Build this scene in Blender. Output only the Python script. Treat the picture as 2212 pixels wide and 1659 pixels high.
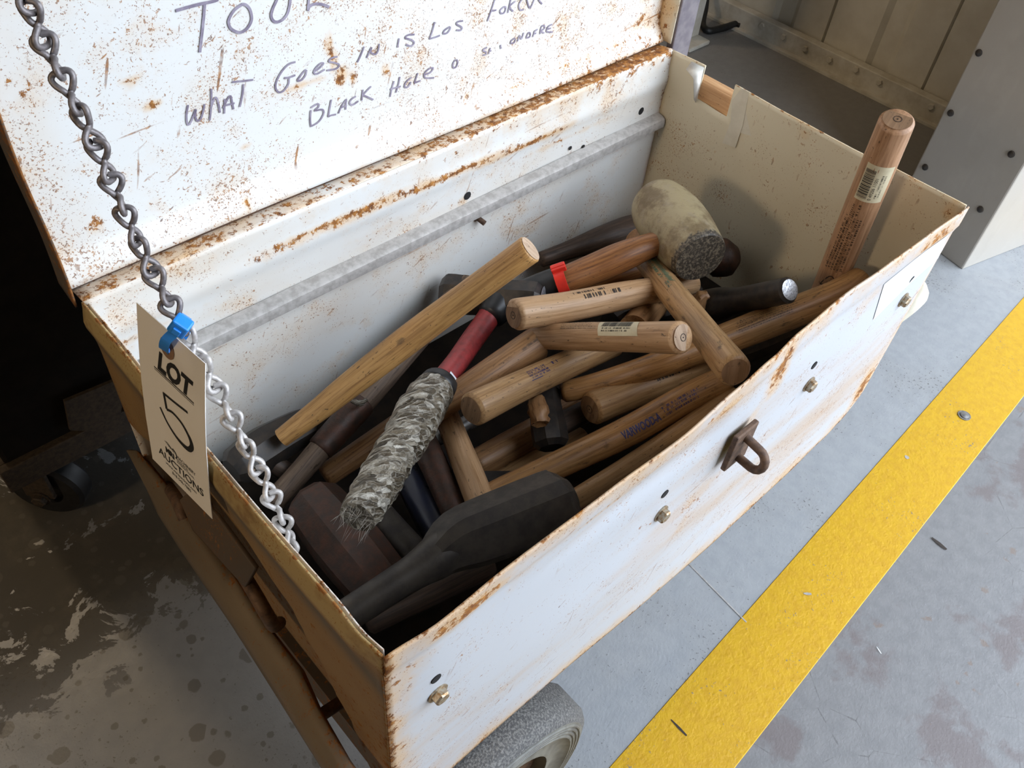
import bpy, bmesh, math, random
from mathutils import Vector, Matrix, Euler
random.seed(7)
for o in list(bpy.data.objects): bpy.data.objects.remove(o)
scene = bpy.context.scene
COL = scene.collection

# ------------------------------------------------------------------ camera
# box units (box length = 1, origin at front-left rim corner) -> metres
S, RIM = 0.8, 0.744
DEP = 0.533
RC = [[0.7319630926569414, -0.6770993048940229, 0.07593788448539254], [-0.4650624025924358, -0.577952890696535, -0.6705873677832519], [0.4979427604484645, 0.4555293486127434, -0.7379336148119375]]
CAMU = Vector((-0.1715966976215252, -0.2651170728546823, 0.6736212826007423))
FPX = 1882.06
def M(x, y, z): return Vector((x * S, y * S, RIM + z * S))
cam_d = bpy.data.cameras.new('camera'); cam = bpy.data.objects.new('camera', cam_d); COL.objects.link(cam)
cam_d.sensor_width = 36.0; cam_d.lens = FPX / 2212 * 36.0; cam_d.clip_start = 0.02; cam_d.clip_end = 100
rx, ry, rz = [Vector(r) for r in RC]
cl = M(*CAMU)
cam.matrix_world = Matrix(((rx.x, -ry.x, -rz.x, cl.x), (rx.y, -ry.y, -rz.y, cl.y), (rx.z, -ry.z, -rz.z, cl.z), (0, 0, 0, 1)))
scene.camera = cam

# ------------------------------------------------------------------ daylight, lamps, exposure
w = bpy.data.worlds.new('sky'); scene.world = w; w.use_nodes = True
bg = w.node_tree.nodes['Background']; bg.inputs[0].default_value = (0.78, 0.875, 1.0, 1); bg.inputs[1].default_value = 5.0
vs = scene.view_settings; vs.view_transform = 'Standard'; vs.look = 'None'; vs.gamma = 1; vs.use_curve_mapping = False
vs.exposure = 0.50
cy = scene.cycles; cy.max_bounces = 6; cy.diffuse_bounces = 3; cy.glossy_bounces = 2; cy.transmission_bounces = 1; cy.caustics_reflective = False; cy.caustics_refractive = False; cy.adaptive_threshold = 0.04; cy.use_light_tree = False
DOOR = dict(x0=0.35, x1=5.2, y=-1.35, z1=4.1)
def light(name, kind, loc, energy, color, size=1, size_y=None, aim=None):
    d = bpy.data.lights.new(name, kind); o = bpy.data.objects.new(name, d); COL.objects.link(o)
    d.energy = energy; d.color = color; o.location = loc
    if kind == 'AREA':
        d.shape = 'RECTANGLE'; d.size = size; d.size_y = size_y or size
    else: d.shadow_soft_size = size
    if aim is not None: o.rotation_euler = (Vector(aim) - Vector(loc)).to_track_quat('-Z', 'Y').to_euler()
    return o
pt = light('doorway_portal', 'AREA', ((DOOR['x0'] + DOOR['x1']) / 2, DOOR['y'], DOOR['z1'] / 2), 1, (1, 1, 1), DOOR['x1'] - DOOR['x0'], DOOR['z1'], aim=((DOOR['x0'] + DOOR['x1']) / 2, 5, DOOR['z1'] / 2))
pt.data.cycles.is_portal = True
light('wall_lamp', 'POINT', (-3.4, 0.2, 2.3), 85, (1.0, 0.78, 0.52), 0.25)
light('high_bay_lamp', 'POINT', (-0.30, 3.45, 3.6), 80, (1.0, 0.78, 0.52), 0.25)

# ------------------------------------------------------------------ geometry helpers
def ray(px, py):
    a, b = (px - 1106) / FPX, (py - 829.5) / FPX
    return rx * a + ry * b + rz
def onplane(px, py, ax, v):           # a point (box units) seen at a pixel and lying on an axis plane
    d = ray(px, py); t = (v - CAMU[ax]) / d[ax]
    return CAMU + d * t
def at(px, py, z=None, y=None, x=None):
    if z is not None: q = onplane(px, py, 2, z)
    elif y is not None: q = onplane(px, py, 1, y)
    else: q = onplane(px, py, 0, x)
    return M(*q)
def pxr(P, h):                         # radius in metres of a half-width of h pixels at world point P
    return h * (P - cl).dot(rz) / FPX
def mesh(name, V, F, mat=None, parent=None, smooth=False, attrs=None, sharp=None):
    me = bpy.data.meshes.new(name); me.from_pydata([tuple(v) for v in V], [], F); me.update()
    if smooth:
        me.polygons.foreach_set('use_smooth', [True] * len(me.polygons))
        if sharp: me.set_sharp_from_angle(angle=math.radians(sharp))
    for k, vals in (attrs or {}).items():
        if isinstance(vals[0], (tuple, list, Vector)):
            a = me.attributes.new(k, 'FLOAT_VECTOR', 'POINT'); a.data.foreach_set('vector', [c for v in vals for c in v])
        else:
            a = me.attributes.new(k, 'FLOAT', 'POINT'); a.data.foreach_set('value', vals)
    o = bpy.data.objects.new(name, me); COL.objects.link(o)
    if mat: me.materials.append(MAT[mat] if isinstance(mat, str) else mat)
    if parent: o.parent = parent; o.matrix_parent_inverse = parent.matrix_world.inverted()
    return o
def thing(name, label, cat, loc=(0, 0, 0), group=None):
    o = bpy.data.objects.new(name, None); COL.objects.link(o); o.location = loc
    o.matrix_world = Matrix.Translation(loc); o.empty_display_size = 0.02
    return tag(o, label, cat, group)
def tag(o, label, cat, group=None):
    o['label'] = label; o['category'] = cat
    if group: o['group'] = group
    return o
def struct(o): o['kind'] = 'structure'; return o
def box(lo, hi):
    x0, y0, z0 = lo; x1, y1, z1 = hi
    V = [(x0, y0, z0), (x1, y0, z0), (x1, y1, z0), (x0, y1, z0), (x0, y0, z1), (x1, y0, z1), (x1, y1, z1), (x0, y1, z1)]
    F = [(0, 3, 2, 1), (4, 5, 6, 7), (0, 1, 5, 4), (1, 2, 6, 5), (2, 3, 7, 6), (3, 0, 4, 7)]
    return V, F
def bevel(o, w=0.002, seg=2):
    m = o.modifiers.new('bevel', 'BEVEL'); m.width = w; m.segments = seg; m.limit_method = 'ANGLE'; m.angle_limit = 0.6
    return o
def solid(o, t, off=-1):
    m = o.modifiers.new('solid', 'SOLIDIFY'); m.thickness = t; m.offset = off; return o
def obox(name, c, ax, half, mat, parent=None, bev=None):   # oriented box: centre, three axes, half sizes
    V = []; 
    for sz in (-1, 1):
        for sx, sy in ((-1, -1), (1, -1), (1, 1), (-1, 1)):
            V.append(c + ax[0] * half[0] * sx + ax[1] * half[1] * sy + ax[2] * half[2] * sz)
    F = [(0, 3, 2, 1), (4, 5, 6, 7), (0, 1, 5, 4), (1, 2, 6, 5), (2, 3, 7, 6), (3, 0, 4, 7)]
    if ax[0].cross(ax[1]).dot(ax[2]) < 0: F = [f[::-1] for f in F]
    o = mesh(name, V, F, mat, parent)
    if bev: bevel(o, bev)
    return o
def frame(T, up=None):
    T = T.normalized(); up = up or Vector((0, 0, 1))
    if abs(T.dot(up)) > 0.98: up = Vector((1, 0, 0))
    N = (up - T * up.dot(T)).normalized(); return T, N, T.cross(N)
def catmull(P, k=4):
    if len(P) < 3: 
        return [P[0].lerp(P[-1], i / (2 * k)) for i in range(2 * k + 1)] if isinstance(P[0], Vector) else P
    out = []
    for i in range(len(P) - 1):
        p0 = P[max(i - 1, 0)]; p1 = P[i]; p2 = P[i + 1]; p3 = P[min(i + 2, len(P) - 1)]
        for j in range(k):
            t = j / k
            out.append(0.5 * ((2 * p1) + (p2 - p0) * t + (2 * p0 - 5 * p1 + 4 * p2 - p3) * t * t + (3 * p1 - p0 - 3 * p2 + p3) * t ** 3))
    out.append(P[-1].copy()); return out
def sweep(name, P, Rr, mat, parent=None, n=20, smooth=True, cap0='flat', cap1='flat', cham=0.0025, oval=1.0, up=None, k=4, jitter=0.0, rot=0.0, sharp=50, angs=None):
    # P points, Rr radii; resampled smoothly; ends chamfered ('flat'), domed ('round') or open
    PR = [Vector((p.x, p.y, p.z, r)) for p, r in zip(P, Rr)]
    if len(PR) > 2 and k > 1: PR = catmull(PR, k)
    elif len(PR) == 2 and k > 1: PR = [PR[0].lerp(PR[1], i / k) for i in range(k + 1)]
    pts = [Vector(q[:3]) for q in PR]; rad = [q[3] for q in PR]
    rings = []                     # (centre, radius, tangent)
    tang = []
    for i in range(len(pts)):
        a = pts[max(i - 1, 0)]; b = pts[min(i + 1, len(pts) - 1)]; tang.append((b - a).normalized())
    def capr(kind, c, r, t, sgn):
        if kind == 'flat': return [(c - t * sgn * 0, r - cham), (c + t * sgn * cham, r)][::1]
        if kind == 'round':
            out = []
            for a in (8, 30, 52, 72, 88):
                th = math.radians(a); out.append((c + t * sgn * r * 0.55 * (1 - math.sin(th)), r * (math.sin(th))))
            # from tip to full
            return out
        return [(c, r)]
    st = capr(cap0, pts[0], rad[0], tang[0], 1); en = capr(cap1, pts[-1], rad[-1], tang[-1], -1)
    seq = [(c, r, tang[0]) for c, r in st]
    lim0 = (st[-1][0] - pts[0]).length + 1e-4; lim1 = (en[-1][0] - pts[-1]).length + 1e-4
    for i in range(1, len(pts) - 1):
        if (pts[i] - pts[0]).length > lim0 and (pts[i] - pts[-1]).length > lim1: seq.append((pts[i], rad[i], tang[i]))
    seq += [(c, r, tang[-1]) for c, r in en[::-1]]
    if angs: n = len(angs)
    T, N, B = frame(seq[0][2], up)
    V = []; G = []; s = 0; prev = seq[0][0]
    for ci, (c, r, t) in enumerate(seq):
        N = (N - t * N.dot(t)).normalized(); B = t.cross(N)
        s += (c - prev).length; prev = c
        for j in range(n):
            a = angs[j] if angs else 2 * math.pi * j / n + rot
            rr = r * (1 + (random.uniform(-jitter, jitter) if jitter else 0))
            V.append(c + N * math.cos(a) * rr + B * math.sin(a) * rr * oval)
            G.append((math.cos(a) * r, math.sin(a) * r, s))
    m = len(seq); F = []
    for i in range(m - 1):
        for j in range(n):
            a = i * n + j; b = i * n + (j + 1) % n
            F.append((a, b, b + n, a + n))
    F.append(tuple(range(n))[::-1]); F.append(tuple(range((m - 1) * n, m * n)))
    o = mesh(name, V, F, mat, parent, smooth, {'gc': G}, sharp)
    return o
def tube(name, P, r, mat, parent=None, n=10, closed=False):
    V = []; F = []; m = len(P)
    t0 = (P[1] - P[0]).normalized(); _, N, B = frame(t0)
    for i in range(m):
        if closed: t = (P[(i + 1) % m] - P[i - 1]).normalized()
        else: t = (P[min(i + 1, m - 1)] - P[max(i - 1, 0)]).normalized()
        N = (N - t * N.dot(t)).normalized(); B = t.cross(N)
        for j in range(n):
            a = 2 * math.pi * j / n
            V.append(P[i] + (N * math.cos(a) + B * math.sin(a)) * r)
    for i in range(m if closed else m - 1):
        for j in range(n):
            a = i * n + j; b = i * n + (j + 1) % n; k = ((i + 1) % m) * n
            F.append((a, b, k + (j + 1) % n, k + j))
    if not closed:
        F.append(tuple(range(n))[::-1]); F.append(tuple(range((m - 1) * n, m * n)))
    return mesh(name, V, F, mat, parent, True, None, 50)
def lathe(name, c, ax, prof, mat, parent=None, n=40, sharp=35):   # prof: list of (distance along axis, radius)
    T, N, B = frame(ax); V = []; F = []
    for d, r in prof:
        for j in range(n):
            a = 2 * math.pi * j / n; V.append(c + T * d + (N * math.cos(a) + B * math.sin(a)) * max(r, 1e-5))
    for i in range(len(prof) - 1):
        for j in range(n):
            a = i * n + j; b = i * n + (j + 1) % n; F.append((a, b, b + n, a + n))
    return mesh(name, V, F, mat, parent, True, None, sharp)
def interp(tab, x):
    if x <= tab[0][0]: return tab[0][1]
    for (a, u), (b, v) in zip(tab, tab[1:]):
        if x <= b: 
            t = (x - a) / (b - a); t = t * t * (3 - 2 * t); return u + (v - u) * t
    return tab[-1][1]
def sstep(a, b, x):
    t = min(1, max(0, (x - a) / (b - a))); return t * t * (3 - 2 * t)

# ------------------------------------------------------------------ materials
MAT = {}
class NT:
    def __init__(s, name):
        m = bpy.data.materials.new(name); m.use_nodes = True; MAT[name] = m
        s.nt = m.node_tree; s.b = s.nt.nodes['Principled BSDF']
    def n(s, typ, **kw):
        x = s.nt.nodes.new(typ)
        for k, v in kw.items(): setattr(x, k, v)
        return x
    def put(s, sock, v):
        if hasattr(v, 'is_output'): s.nt.links.new(v, sock)
        elif v is not None:
            if isinstance(v, (tuple, list)) and len(v) == 3 and sock.type == 'RGBA': v = (*v, 1)
            sock.default_value = v
    def coord(s, kind='Object'): return s.n('ShaderNodeTexCoord').outputs[kind]
    def attr(s, name, out='Fac'): a = s.n('ShaderNodeAttribute'); a.attribute_name = name; return a.outputs[out]
    def mapping(s, v, scale=(1, 1, 1), rot=(0, 0, 0), loc=(0, 0, 0)):
        m = s.n('ShaderNodeMapping'); s.put(m.inputs[0], v); m.inputs['Scale'].default_value = scale; m.inputs['Rotation'].default_value = rot; m.inputs['Location'].default_value = loc
        return m.outputs[0]
    def noise(s, v, scale, detail=4, rough=0.55, dist=0.0):
        x = s.n('ShaderNodeTexNoise'); s.put(x.inputs['Vector'], v); x.inputs['Scale'].default_value = scale; x.inputs['Detail'].default_value = detail
        x.inputs['Roughness'].default_value = rough; x.inputs['Distortion'].default_value = dist; return x.outputs['Fac']
    def voro(s, v, scale, feat='F1', out='Distance', rand=1.0):
        x = s.n('ShaderNodeTexVoronoi'); x.feature = feat; s.put(x.inputs['Vector'], v); x.inputs['Scale'].default_value = scale; x.inputs['Randomness'].default_value = rand; return x.outputs[out]
    def math(s, op, a, b=None, c=None, clamp=False):
        x = s.n('ShaderNodeMath', operation=op); x.use_clamp = clamp
        for i, v in enumerate((a, b, c)):
            if v is not None: s.put(x.inputs[i], v)
        return x.outputs[0]
    def mul(s, a, b): return s.math('MULTIPLY', a, b)
    def add(s, a, b): return s.math('ADD', a, b)
    def step(s, v, lo, hi):
        x = s.n('ShaderNodeMapRange', interpolation_type='SMOOTHSTEP'); s.put(x.inputs[0], v); s.put(x.inputs[1], lo); s.put(x.inputs[2], hi); return x.outputs[0]
    def mix(s, f, a, b, mode='MIX'):
        x = s.n('ShaderNodeMix', data_type='RGBA', blend_type=mode); s.put(x.inputs[0], f); s.put(x.inputs[6], a); s.put(x.inputs[7], b); return x.outputs[2]
    def ramp(s, f, stops):
        x = s.n('ShaderNodeValToRGB'); s.put(x.inputs[0], f); e = x.color_ramp.elements
        while len(e) < len(stops): e.new(0.5)
        for el, (p, c) in zip(e, stops): el.position = p; el.color = (*c, 1)
        return x.outputs[0]
    def sep(s, v): x = s.n('ShaderNodeSeparateXYZ'); s.put(x.inputs[0], v); return x.outputs
    def out(s, color=None, rough=None, metal=None, bump=None, bstr=0.3, bdist=0.002, spec=None, **kw):
        s.put(s.b.inputs['Base Color'], color); s.put(s.b.inputs['Roughness'], rough); s.put(s.b.inputs['Metallic'], metal)
        if spec is not None: s.b.inputs['Specular IOR Level'].default_value = spec
        if bump is not None:
            b = s.n('ShaderNodeBump'); b.inputs['Strength'].default_value = bstr; b.inputs['Distance'].default_value = bdist; s.put(b.inputs['Height'], bump); s.nt.links.new(b.outputs[0], s.b.inputs['Normal'])
        for k, v in kw.items(): s.put(s.b.inputs[k], v)
        return s

def painted(name, base, specks=0.0, tan=0.25, tancol=(0.62, 0.40, 0.17), rustlo=(0.10, 0.035, 0.015), rusthi=(0.50, 0.22, 0.05), rough=0.42, scr=0.5, streak=(1, 1, 1), softcol=(0.66, 0.38, 0.13), band=None, cream=None, softlo=0.20):
    s = NT(name); v = s.coord(); A = s.attr('rust')
    n1 = s.noise(v, 95, 6, 0.78); nb = s.noise(s.mapping(v, streak), 7, 4, 0.6); nl = s.noise(v, 22, 5, 0.65)
    fl1 = s.noise(s.mapping(v, (1, 1, 1), (0.4, 0.9, 0.3)), 240, 4, 0.62, 0.7); fl2 = s.noise(v, 520, 3, 0.6)
    edge = s.step(s.add(A, s.mul(s.math('SUBTRACT', n1, 0.5), 1.7)), 0.48, 0.60)
    soft = s.step(s.add(A, s.mul(s.math('SUBTRACT', nl, 0.5), 0.9)), softlo, softlo + 0.50)
    loc = s.add(s.mul(s.math('SUBTRACT', nl, 0.5), 0.30), s.mul(s.math('SUBTRACT', nb, 0.5), 0.22))
    k1 = s.step(s.add(fl1, loc), 0.685 - specks, 0.72 - specks); k2 = s.step(s.add(fl2, s.mul(loc, 1.3)), 0.69 - specks, 0.715 - specks)
    sc = None
    for rot_, st_, sc_ in (((0, 0.5, 0.2), (0.10, 1, 1), 170), ((0, -0.3, 0.1), (1, 1, 0.10), 150), ((0, 0.05, 0.0), (0.05, 1, 1), 120)):
        k = s.step(s.noise(s.mapping(s.mapping(v, (1, 1, 1), rot_), st_), sc_, 2, 0.45), 0.70, 0.725)
        sc = k if sc is None else s.math('MAXIMUM', sc, k)
    sc = s.mul(sc, s.mul(s.step(nl, 0.40, 0.62), scr))
    mask = s.math('MAXIMUM', s.math('MAXIMUM', edge, s.mul(s.math('MAXIMUM', k1, k2), 0.8)), sc)
    rc = s.ramp(s.noise(v, 150, 4, 0.65), [(0.32, rustlo), (0.5, (0.27, 0.105, 0.025)), (0.70, rusthi)])
    c = s.mix(s.mul(s.step(nb, 0.42, 0.68), tan), base, tancol)
    c = s.mix(s.mul(soft, 0.72), c, softcol)
    if band: c = s.mix(s.mul(s.attr('band'), s.add(s.mul(n1, .5), .55)), c, band)
    if cream: c = s.mix(s.mul(s.attr('cream'), s.step(nl, .30, .5)), c, cream)
    c = s.mix(mask, c, rc)
    s.out(c, s.add(s.mul(mask, 0.45), rough), 0.0, nl, 0.12, 0.0015, 0.35)
painted('paint_lid', (0.73, 0.72, 0.69), specks=0.065, tan=0.20, scr=0.9)
painted('paint_white', (0.74, 0.73, 0.70), specks=0.02, tan=0.28, scr=0.55, streak=(.35, 1, 1))
painted('paint_front', (0.50, 0.505, 0.52), specks=0.035, tan=0.8, tancol=(0.50, 0.37, 0.27), softlo=0.08, streak=(.3, 1, 1.6), scr=0.45, softcol=(0.60, 0.36, 0.15))
painted('paint_warm_lit', (0.66, 0.59, 0.44), specks=0.015, tan=0.15, tancol=(0.50, 0.40, 0.24), scr=0.6)  # the white paint with warm indoor light tinted into it
painted('paint_stained', (0.27, 0.16, 0.06), specks=0.04, tan=0.75, tancol=(0.17, 0.105, 0.05), rusthi=(0.25, 0.11, 0.028), rough=0.55, softcol=(0.20, 0.10, 0.033), streak=(1, 1, .4), band=(.095, .09, .08), cream=(.42, .31, .14))
painted('guard_metal', (0.20, 0.155, 0.105), specks=0.0, tan=0.7, tancol=(0.12, 0.088, 0.058), rusthi=(0.15, 0.075, 0.03), rough=0.6, softcol=(0.15, 0.10, 0.06), streak=(1, .3, 1))
painted('rusty_plate', (0.085, 0.064, 0.048), specks=0.03, tan=0.6, tancol=(0.085, 0.05, 0.028), rusthi=(0.12, 0.055, 0.022), rough=0.6, softcol=(0.085, 0.05, 0.025))
painted('lid_edge', (0.10, 0.085, 0.075), specks=0.02, tan=0.4, tancol=(0.07, 0.055, 0.045), rusthi=(0.28, 0.12, 0.04), softcol=(0.13, 0.08, 0.05))
def wood(name, light_, mid, dark, grime=0.35, rough=0.42, dirt=(0.055, 0.035, 0.02), gs=1.0):
    s = NT(name); g = s.attr('gc', 'Vector'); off = s.n('ShaderNodeObjectInfo').outputs['Random']
    x = s.n('ShaderNodeVectorMath', operation='ADD'); s.put(x.inputs[0], g)
    cmb = s.n('ShaderNodeCombineXYZ'); s.put(cmb.inputs[0], s.mul(off, 7.0)); s.put(cmb.inputs[1], s.mul(off, 13.0)); s.put(cmb.inputs[2], s.mul(off, 3.0)); s.put(x.inputs[1], cmb.outputs[0]); v = x.outputs[0]
    gm = s.mapping(v, (1, 1, 0.045)); gf = s.mapping(v, (1, 1, 0.02))
    grain = s.noise(gm, 330 * gs, 5, 0.6, 0.6); fine = s.noise(gf, 1300 * gs, 3, 0.5)
    big = s.noise(s.mapping(v, (1, 1, 0.35)), 26, 4, 0.6); blot = s.noise(s.mapping(v, (1, 1, 0.4)), 75, 6, 0.65)
    c = s.ramp(grain, [(0.30, dark), (0.5, mid), (0.68, light_)])
    c = s.mix(s.mul(s.step(fine, 0.60, 0.72), 0.55), c, dark)
    c = s.mix(s.mul(s.step(big, 0.42, 0.75), grime), c, tuple(k * 0.5 for k in mid))
    strk = s.noise(s.mapping(v, (1, 1, 0.07)), 95, 4, 0.62)
    c = s.mix(s.mul(s.step(strk, 0.60, 0.70), min(.6, grime * 1.1)), c, tuple(k * .8 for k in dark))
    nick = s.noise(s.mapping(v, (1, 1, 0.45), (0, 0, 0.3)), 380, 3, 0.5, 0.6)
    c = s.mix(s.mul(s.step(nick, 0.67, 0.71), 0.8), c, dirt)
    c = s.mix(s.mul(s.step(blot, 0.60, 0.70), min(1, grime * 1.7)), c, dirt)
    s.out(c, s.add(s.mul(blot, 0.25), rough - 0.1), 0, grain, 0.2, 0.0006, 0.4)
wood('wood_pale', (0.53, 0.335, 0.185), (0.45, 0.268, 0.137), (0.29, 0.155, 0.07), 0.30)
wood('wood_honey', (0.53, 0.30, 0.11), (0.44, 0.235, 0.078), (0.22, 0.10, 0.03), 0.36)
wood('wood_amber', (0.42, 0.225, 0.09), (0.33, 0.168, 0.06), (0.165, 0.075, 0.026), 0.40, 0.34)
wood('wood_warm', (0.46, 0.265, 0.15), (0.38, 0.21, 0.112), (0.24, 0.122, 0.06), 0.22)
wood('wood_tan', (0.45, 0.275, 0.13), (0.365, 0.21, 0.092), (0.21, 0.11, 0.045), 0.40)
wood('wood_brown', (0.40, 0.215, 0.095), (0.31, 0.158, 0.065), (0.16, 0.073, 0.03), 0.45)
wood('wood_orange', (0.36, 0.155, 0.05), (0.27, 0.105, 0.033), (0.11, 0.042, 0.016), 0.55, 0.36)
wood('wood_grey', (0.24, 0.17, 0.115), (0.17, 0.115, 0.08), (0.065, 0.045, 0.033), 0.6, 0.6)
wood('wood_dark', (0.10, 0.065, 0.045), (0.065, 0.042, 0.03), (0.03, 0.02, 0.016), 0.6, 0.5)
wood('wood_end', (0.50, 0.36, 0.25), (0.44, 0.31, 0.21), (0.34, 0.22, 0.14), 0.25, 0.7, gs=0.5)
wood('wood_end_dark', (0.30, 0.18, 0.10), (0.235, 0.135, 0.07), (0.15, 0.08, 0.04), 0.45, 0.65, gs=0.5)
wood('wood_fresh', (0.66, 0.40, 0.21), (0.60, 0.345, 0.17), (0.48, 0.25, 0.11), 0.1, 0.6)

def simple(name, col, rough=0.5, metal=0.0, var=0.4, scale=60, col2=None, bstr=0.15, spec=0.5, **kw):
    s = NT(name); v = s.coord(); n = s.noise(v, scale, 6, 0.62); c2 = col2 or tuple(k * (1 - var) for k in col)
    c = s.mix(s.step(n, 0.35, 0.68), col, c2)
    s.out(c, s.add(s.mul(n, 0.3), rough - 0.15), metal, n, bstr, 0.0015, spec, **kw)
simple('steel_black', (0.030, 0.027, 0.025), 0.42, 0.4, scale=90, col2=(0.058, 0.045, 0.036))
simple('steel_rust', (0.050, 0.032, 0.024), 0.5, 0.3, scale=75, col2=(0.095, 0.042, 0.026), bstr=0.9)
simple('steel_forged', (0.050, 0.041, 0.032), 0.5, 0.35, scale=60, col2=(0.026, 0.021, 0.018), bstr=0.3)
simple('steel_bright', (0.62, 0.62, 0.64), 0.38, 0.9, scale=420, col2=(0.30, 0.30, 0.32), bstr=0.4)
simple('steel_grey', (0.30, 0.29, 0.28), 0.45, 0.7, scale=160)
simple('rail_zinc', (0.50, 0.475, 0.45), 0.5, 0.2, scale=120, col2=(0.36, 0.335, 0.31))
simple('rust_iron', (0.15, 0.085, 0.05), 0.65, 0.25, scale=150, col2=(0.075, 0.045, 0.032), bstr=0.4)
simple('rust_dim', (0.055, 0.036, 0.02), 0.75, 0.1, scale=150, col2=(0.03, 0.02, 0.013), bstr=0.4)
simple('chain_pale', (0.42, 0.39, 0.37), 0.5, 0.3, scale=260, col2=(0.60, 0.56, 0.53))
simple('chain_dark', (0.17, 0.15, 0.15), 0.45, 0.35, scale=260, col2=(0.26, 0.23, 0.225))
simple('bolt_zinc', (0.42, 0.38, 0.30), 0.45, 0.7, scale=300, col2=(0.30, 0.17, 0.07))
simple('dark_steel', (0.014, 0.011, 0.009), 0.85, 0.0, scale=40, col2=(0.026, 0.019, 0.014), spec=0.15)  # near-black all over, for the inner bottom
simple('black_rubber', (0.018, 0.018, 0.019), 0.38, 0.0, scale=60)
simple('black_plastic', (0.02, 0.022, 0.032), 0.3, 0.0, scale=40, col2=(0.012, 0.014, 0.03))
simple('black_paint', (0.008, 0.007, 0.006), 0.9, 0.0, scale=30, col2=(0.014, 0.011, 0.009), spec=0.1)
simple('dark_hole', (0.012, 0.010, 0.009), 0.9, 0.0)
simple('red_fibre', (0.33, 0.035, 0.035), 0.42, 0.0, scale=120, col2=(0.20, 0.025, 0.025))
simple('red_plastic', (0.85, 0.045, 0.025), 0.3, 0.0, scale=40, col2=(0.65, 0.03, 0.02))
simple('blue_plastic', (0.015, 0.24, 0.80), 0.32, 0.0, scale=30, col2=(0.02, 0.28, 0.85))
simple('tag_paper', (0.86, 0.82, 0.77), 0.75, 0.0, scale=15, col2=(0.84, 0.79, 0.73), bstr=0.03)
simple('tag_patch', (0.30, 0.17, 0.10), 0.7, 0.0)
simple('ink_black', (0.012, 0.011, 0.011), 0.6, 0.0)
simple('ink_brown', (0.035, 0.022, 0.015), 0.6, 0.0)
simple('ink_blue', (0.05, 0.05, 0.16), 0.6, 0.0)
simple('ink_green', (0.07, 0.20, 0.13), 0.6, 0.0)
simple('marker', (0.20, 0.165, 0.22), 0.5, 0.0, scale=90, col2=(0.34, 0.30, 0.36))
simple('sticker', (0.60, 0.53, 0.36), 0.5, 0.0, scale=40, col2=(0.52, 0.45, 0.30), bstr=0.04)
simple('white_sticker', (0.80, 0.82, 0.86), 0.35, 0.0, scale=10, col2=(0.78, 0.80, 0.84), bstr=0.02)
simple('tape_silver', (0.50, 0.47, 0.42), 0.4, 0.1, scale=70, col2=(0.62, 0.59, 0.53), bstr=0.1)
simple('tape_pale', (0.60, 0.55, 0.44), 0.45, 0.0, scale=60, col2=(0.66, 0.61, 0.50), bstr=0.2)
simple('lid_bar', (0.135, 0.115, 0.13), 0.5, 0.3, scale=70, col2=(0.20, 0.175, 0.18))
simple('wall_paint', (0.62, 0.585, 0.50), 0.55, 0.0, scale=9, col2=(0.54, 0.50, 0.415))
simple('wall_trim', (0.60, 0.57, 0.50), 0.55, 0.0, scale=20, col2=(0.47, 0.43, 0.35))
simple('wall_dark', (0.10, 0.085, 0.07), 0.8, 0.0, scale=4)
simple('ceiling_sheet', (0.28, 0.26, 0.23), 0.8, 0.0, scale=4)
simple('rubber_black_cable', (0.012, 0.012, 0.012), 0.5, 0.0)

s = NT('column_panel'); v = s.coord()
st = s.noise(s.mapping(v, (1, 1, 0.05)), 45, 5, 0.6); n = s.noise(v, 14, 5, 0.6)
s.out(s.mix(s.step(st, 0.35, 0.7), (0.36, 0.33, 0.29), s.mix(n, (0.44, 0.41, 0.365), (0.29, 0.26, 0.222))), 0.5, 0.1, st, 0.08)

s = NT('mallet_rubber'); v = s.coord(); n = s.noise(v, 26, 6, 0.65); n2 = s.noise(v, 140, 5, 0.6); n3 = s.noise(v, 60, 4, 0.6); A = s.attr('dirt')
c = s.mix(s.step(n, 0.42, 0.60), (0.33, 0.265, 0.15), (0.17, 0.12, 0.06)); c = s.mix(s.mul(s.step(n3, 0.5, 0.7), 0.5), c, (0.30, 0.245, 0.18))
c = s.mix(s.mul(s.step(n2, 0.6, 0.7), 0.4), c, (0.13, 0.10, 0.07))
c = s.mix(s.step(s.add(A, s.mul(s.math('SUBTRACT', n2, 0.5), 1.2)), 0.4, 0.62), c, s.mix(s.step(s.noise(v, 300, 4, .7), 0.45, 0.62), (0.04, 0.032, 0.024), (0.16, 0.13, 0.09)))
s.out(c, s.add(s.mul(n, 0.4), 0.3), 0, n2, 0.4, 0.002)

s = NT('tape_wrap'); g = s.attr('gc', 'Vector'); gx, gy, gz = s.sep(g); th = s.math('ARCTAN2', gy, gx)
wob = s.mul(s.math('SUBTRACT', s.noise(g, 70, 3, .55), .5), .012)
cm = s.n('ShaderNodeCombineXYZ'); s.put(cm.inputs[0], s.add(s.add(s.mul(gx, .5), s.mul(gz, .30)), wob)); s.put(cm.inputs[1], s.add(s.math('SUBTRACT', gz, s.mul(th, .012)), wob)); s.put(cm.inputs[2], s.mul(gy, .4))
vv_ = s.n('ShaderNodeTexVoronoi'); s.put(vv_.inputs['Vector'], cm.outputs[0]); vv_.inputs['Scale'].default_value = 190
cell = s.sep(vv_.outputs['Color'])[0]; ed = s.voro(cm.outputs[0], 190, 'DISTANCE_TO_EDGE'); n2 = s.noise(g, 42, 4, 0.6, 0.5); f = s.noise(cm.outputs[0], 420, 3, 0.55, 0.5)
c = s.ramp(s.add(s.mul(cell, .6), s.mul(f, .4)), [(0.25, (0.07, 0.054, 0.034)), (0.45, (0.21, 0.17, 0.115)), (0.60, (0.38, 0.335, 0.26)), (0.75, (0.60, 0.56, 0.48))])  # facet brightness and pale cell edges paint the foil's highlights into the colour
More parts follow.
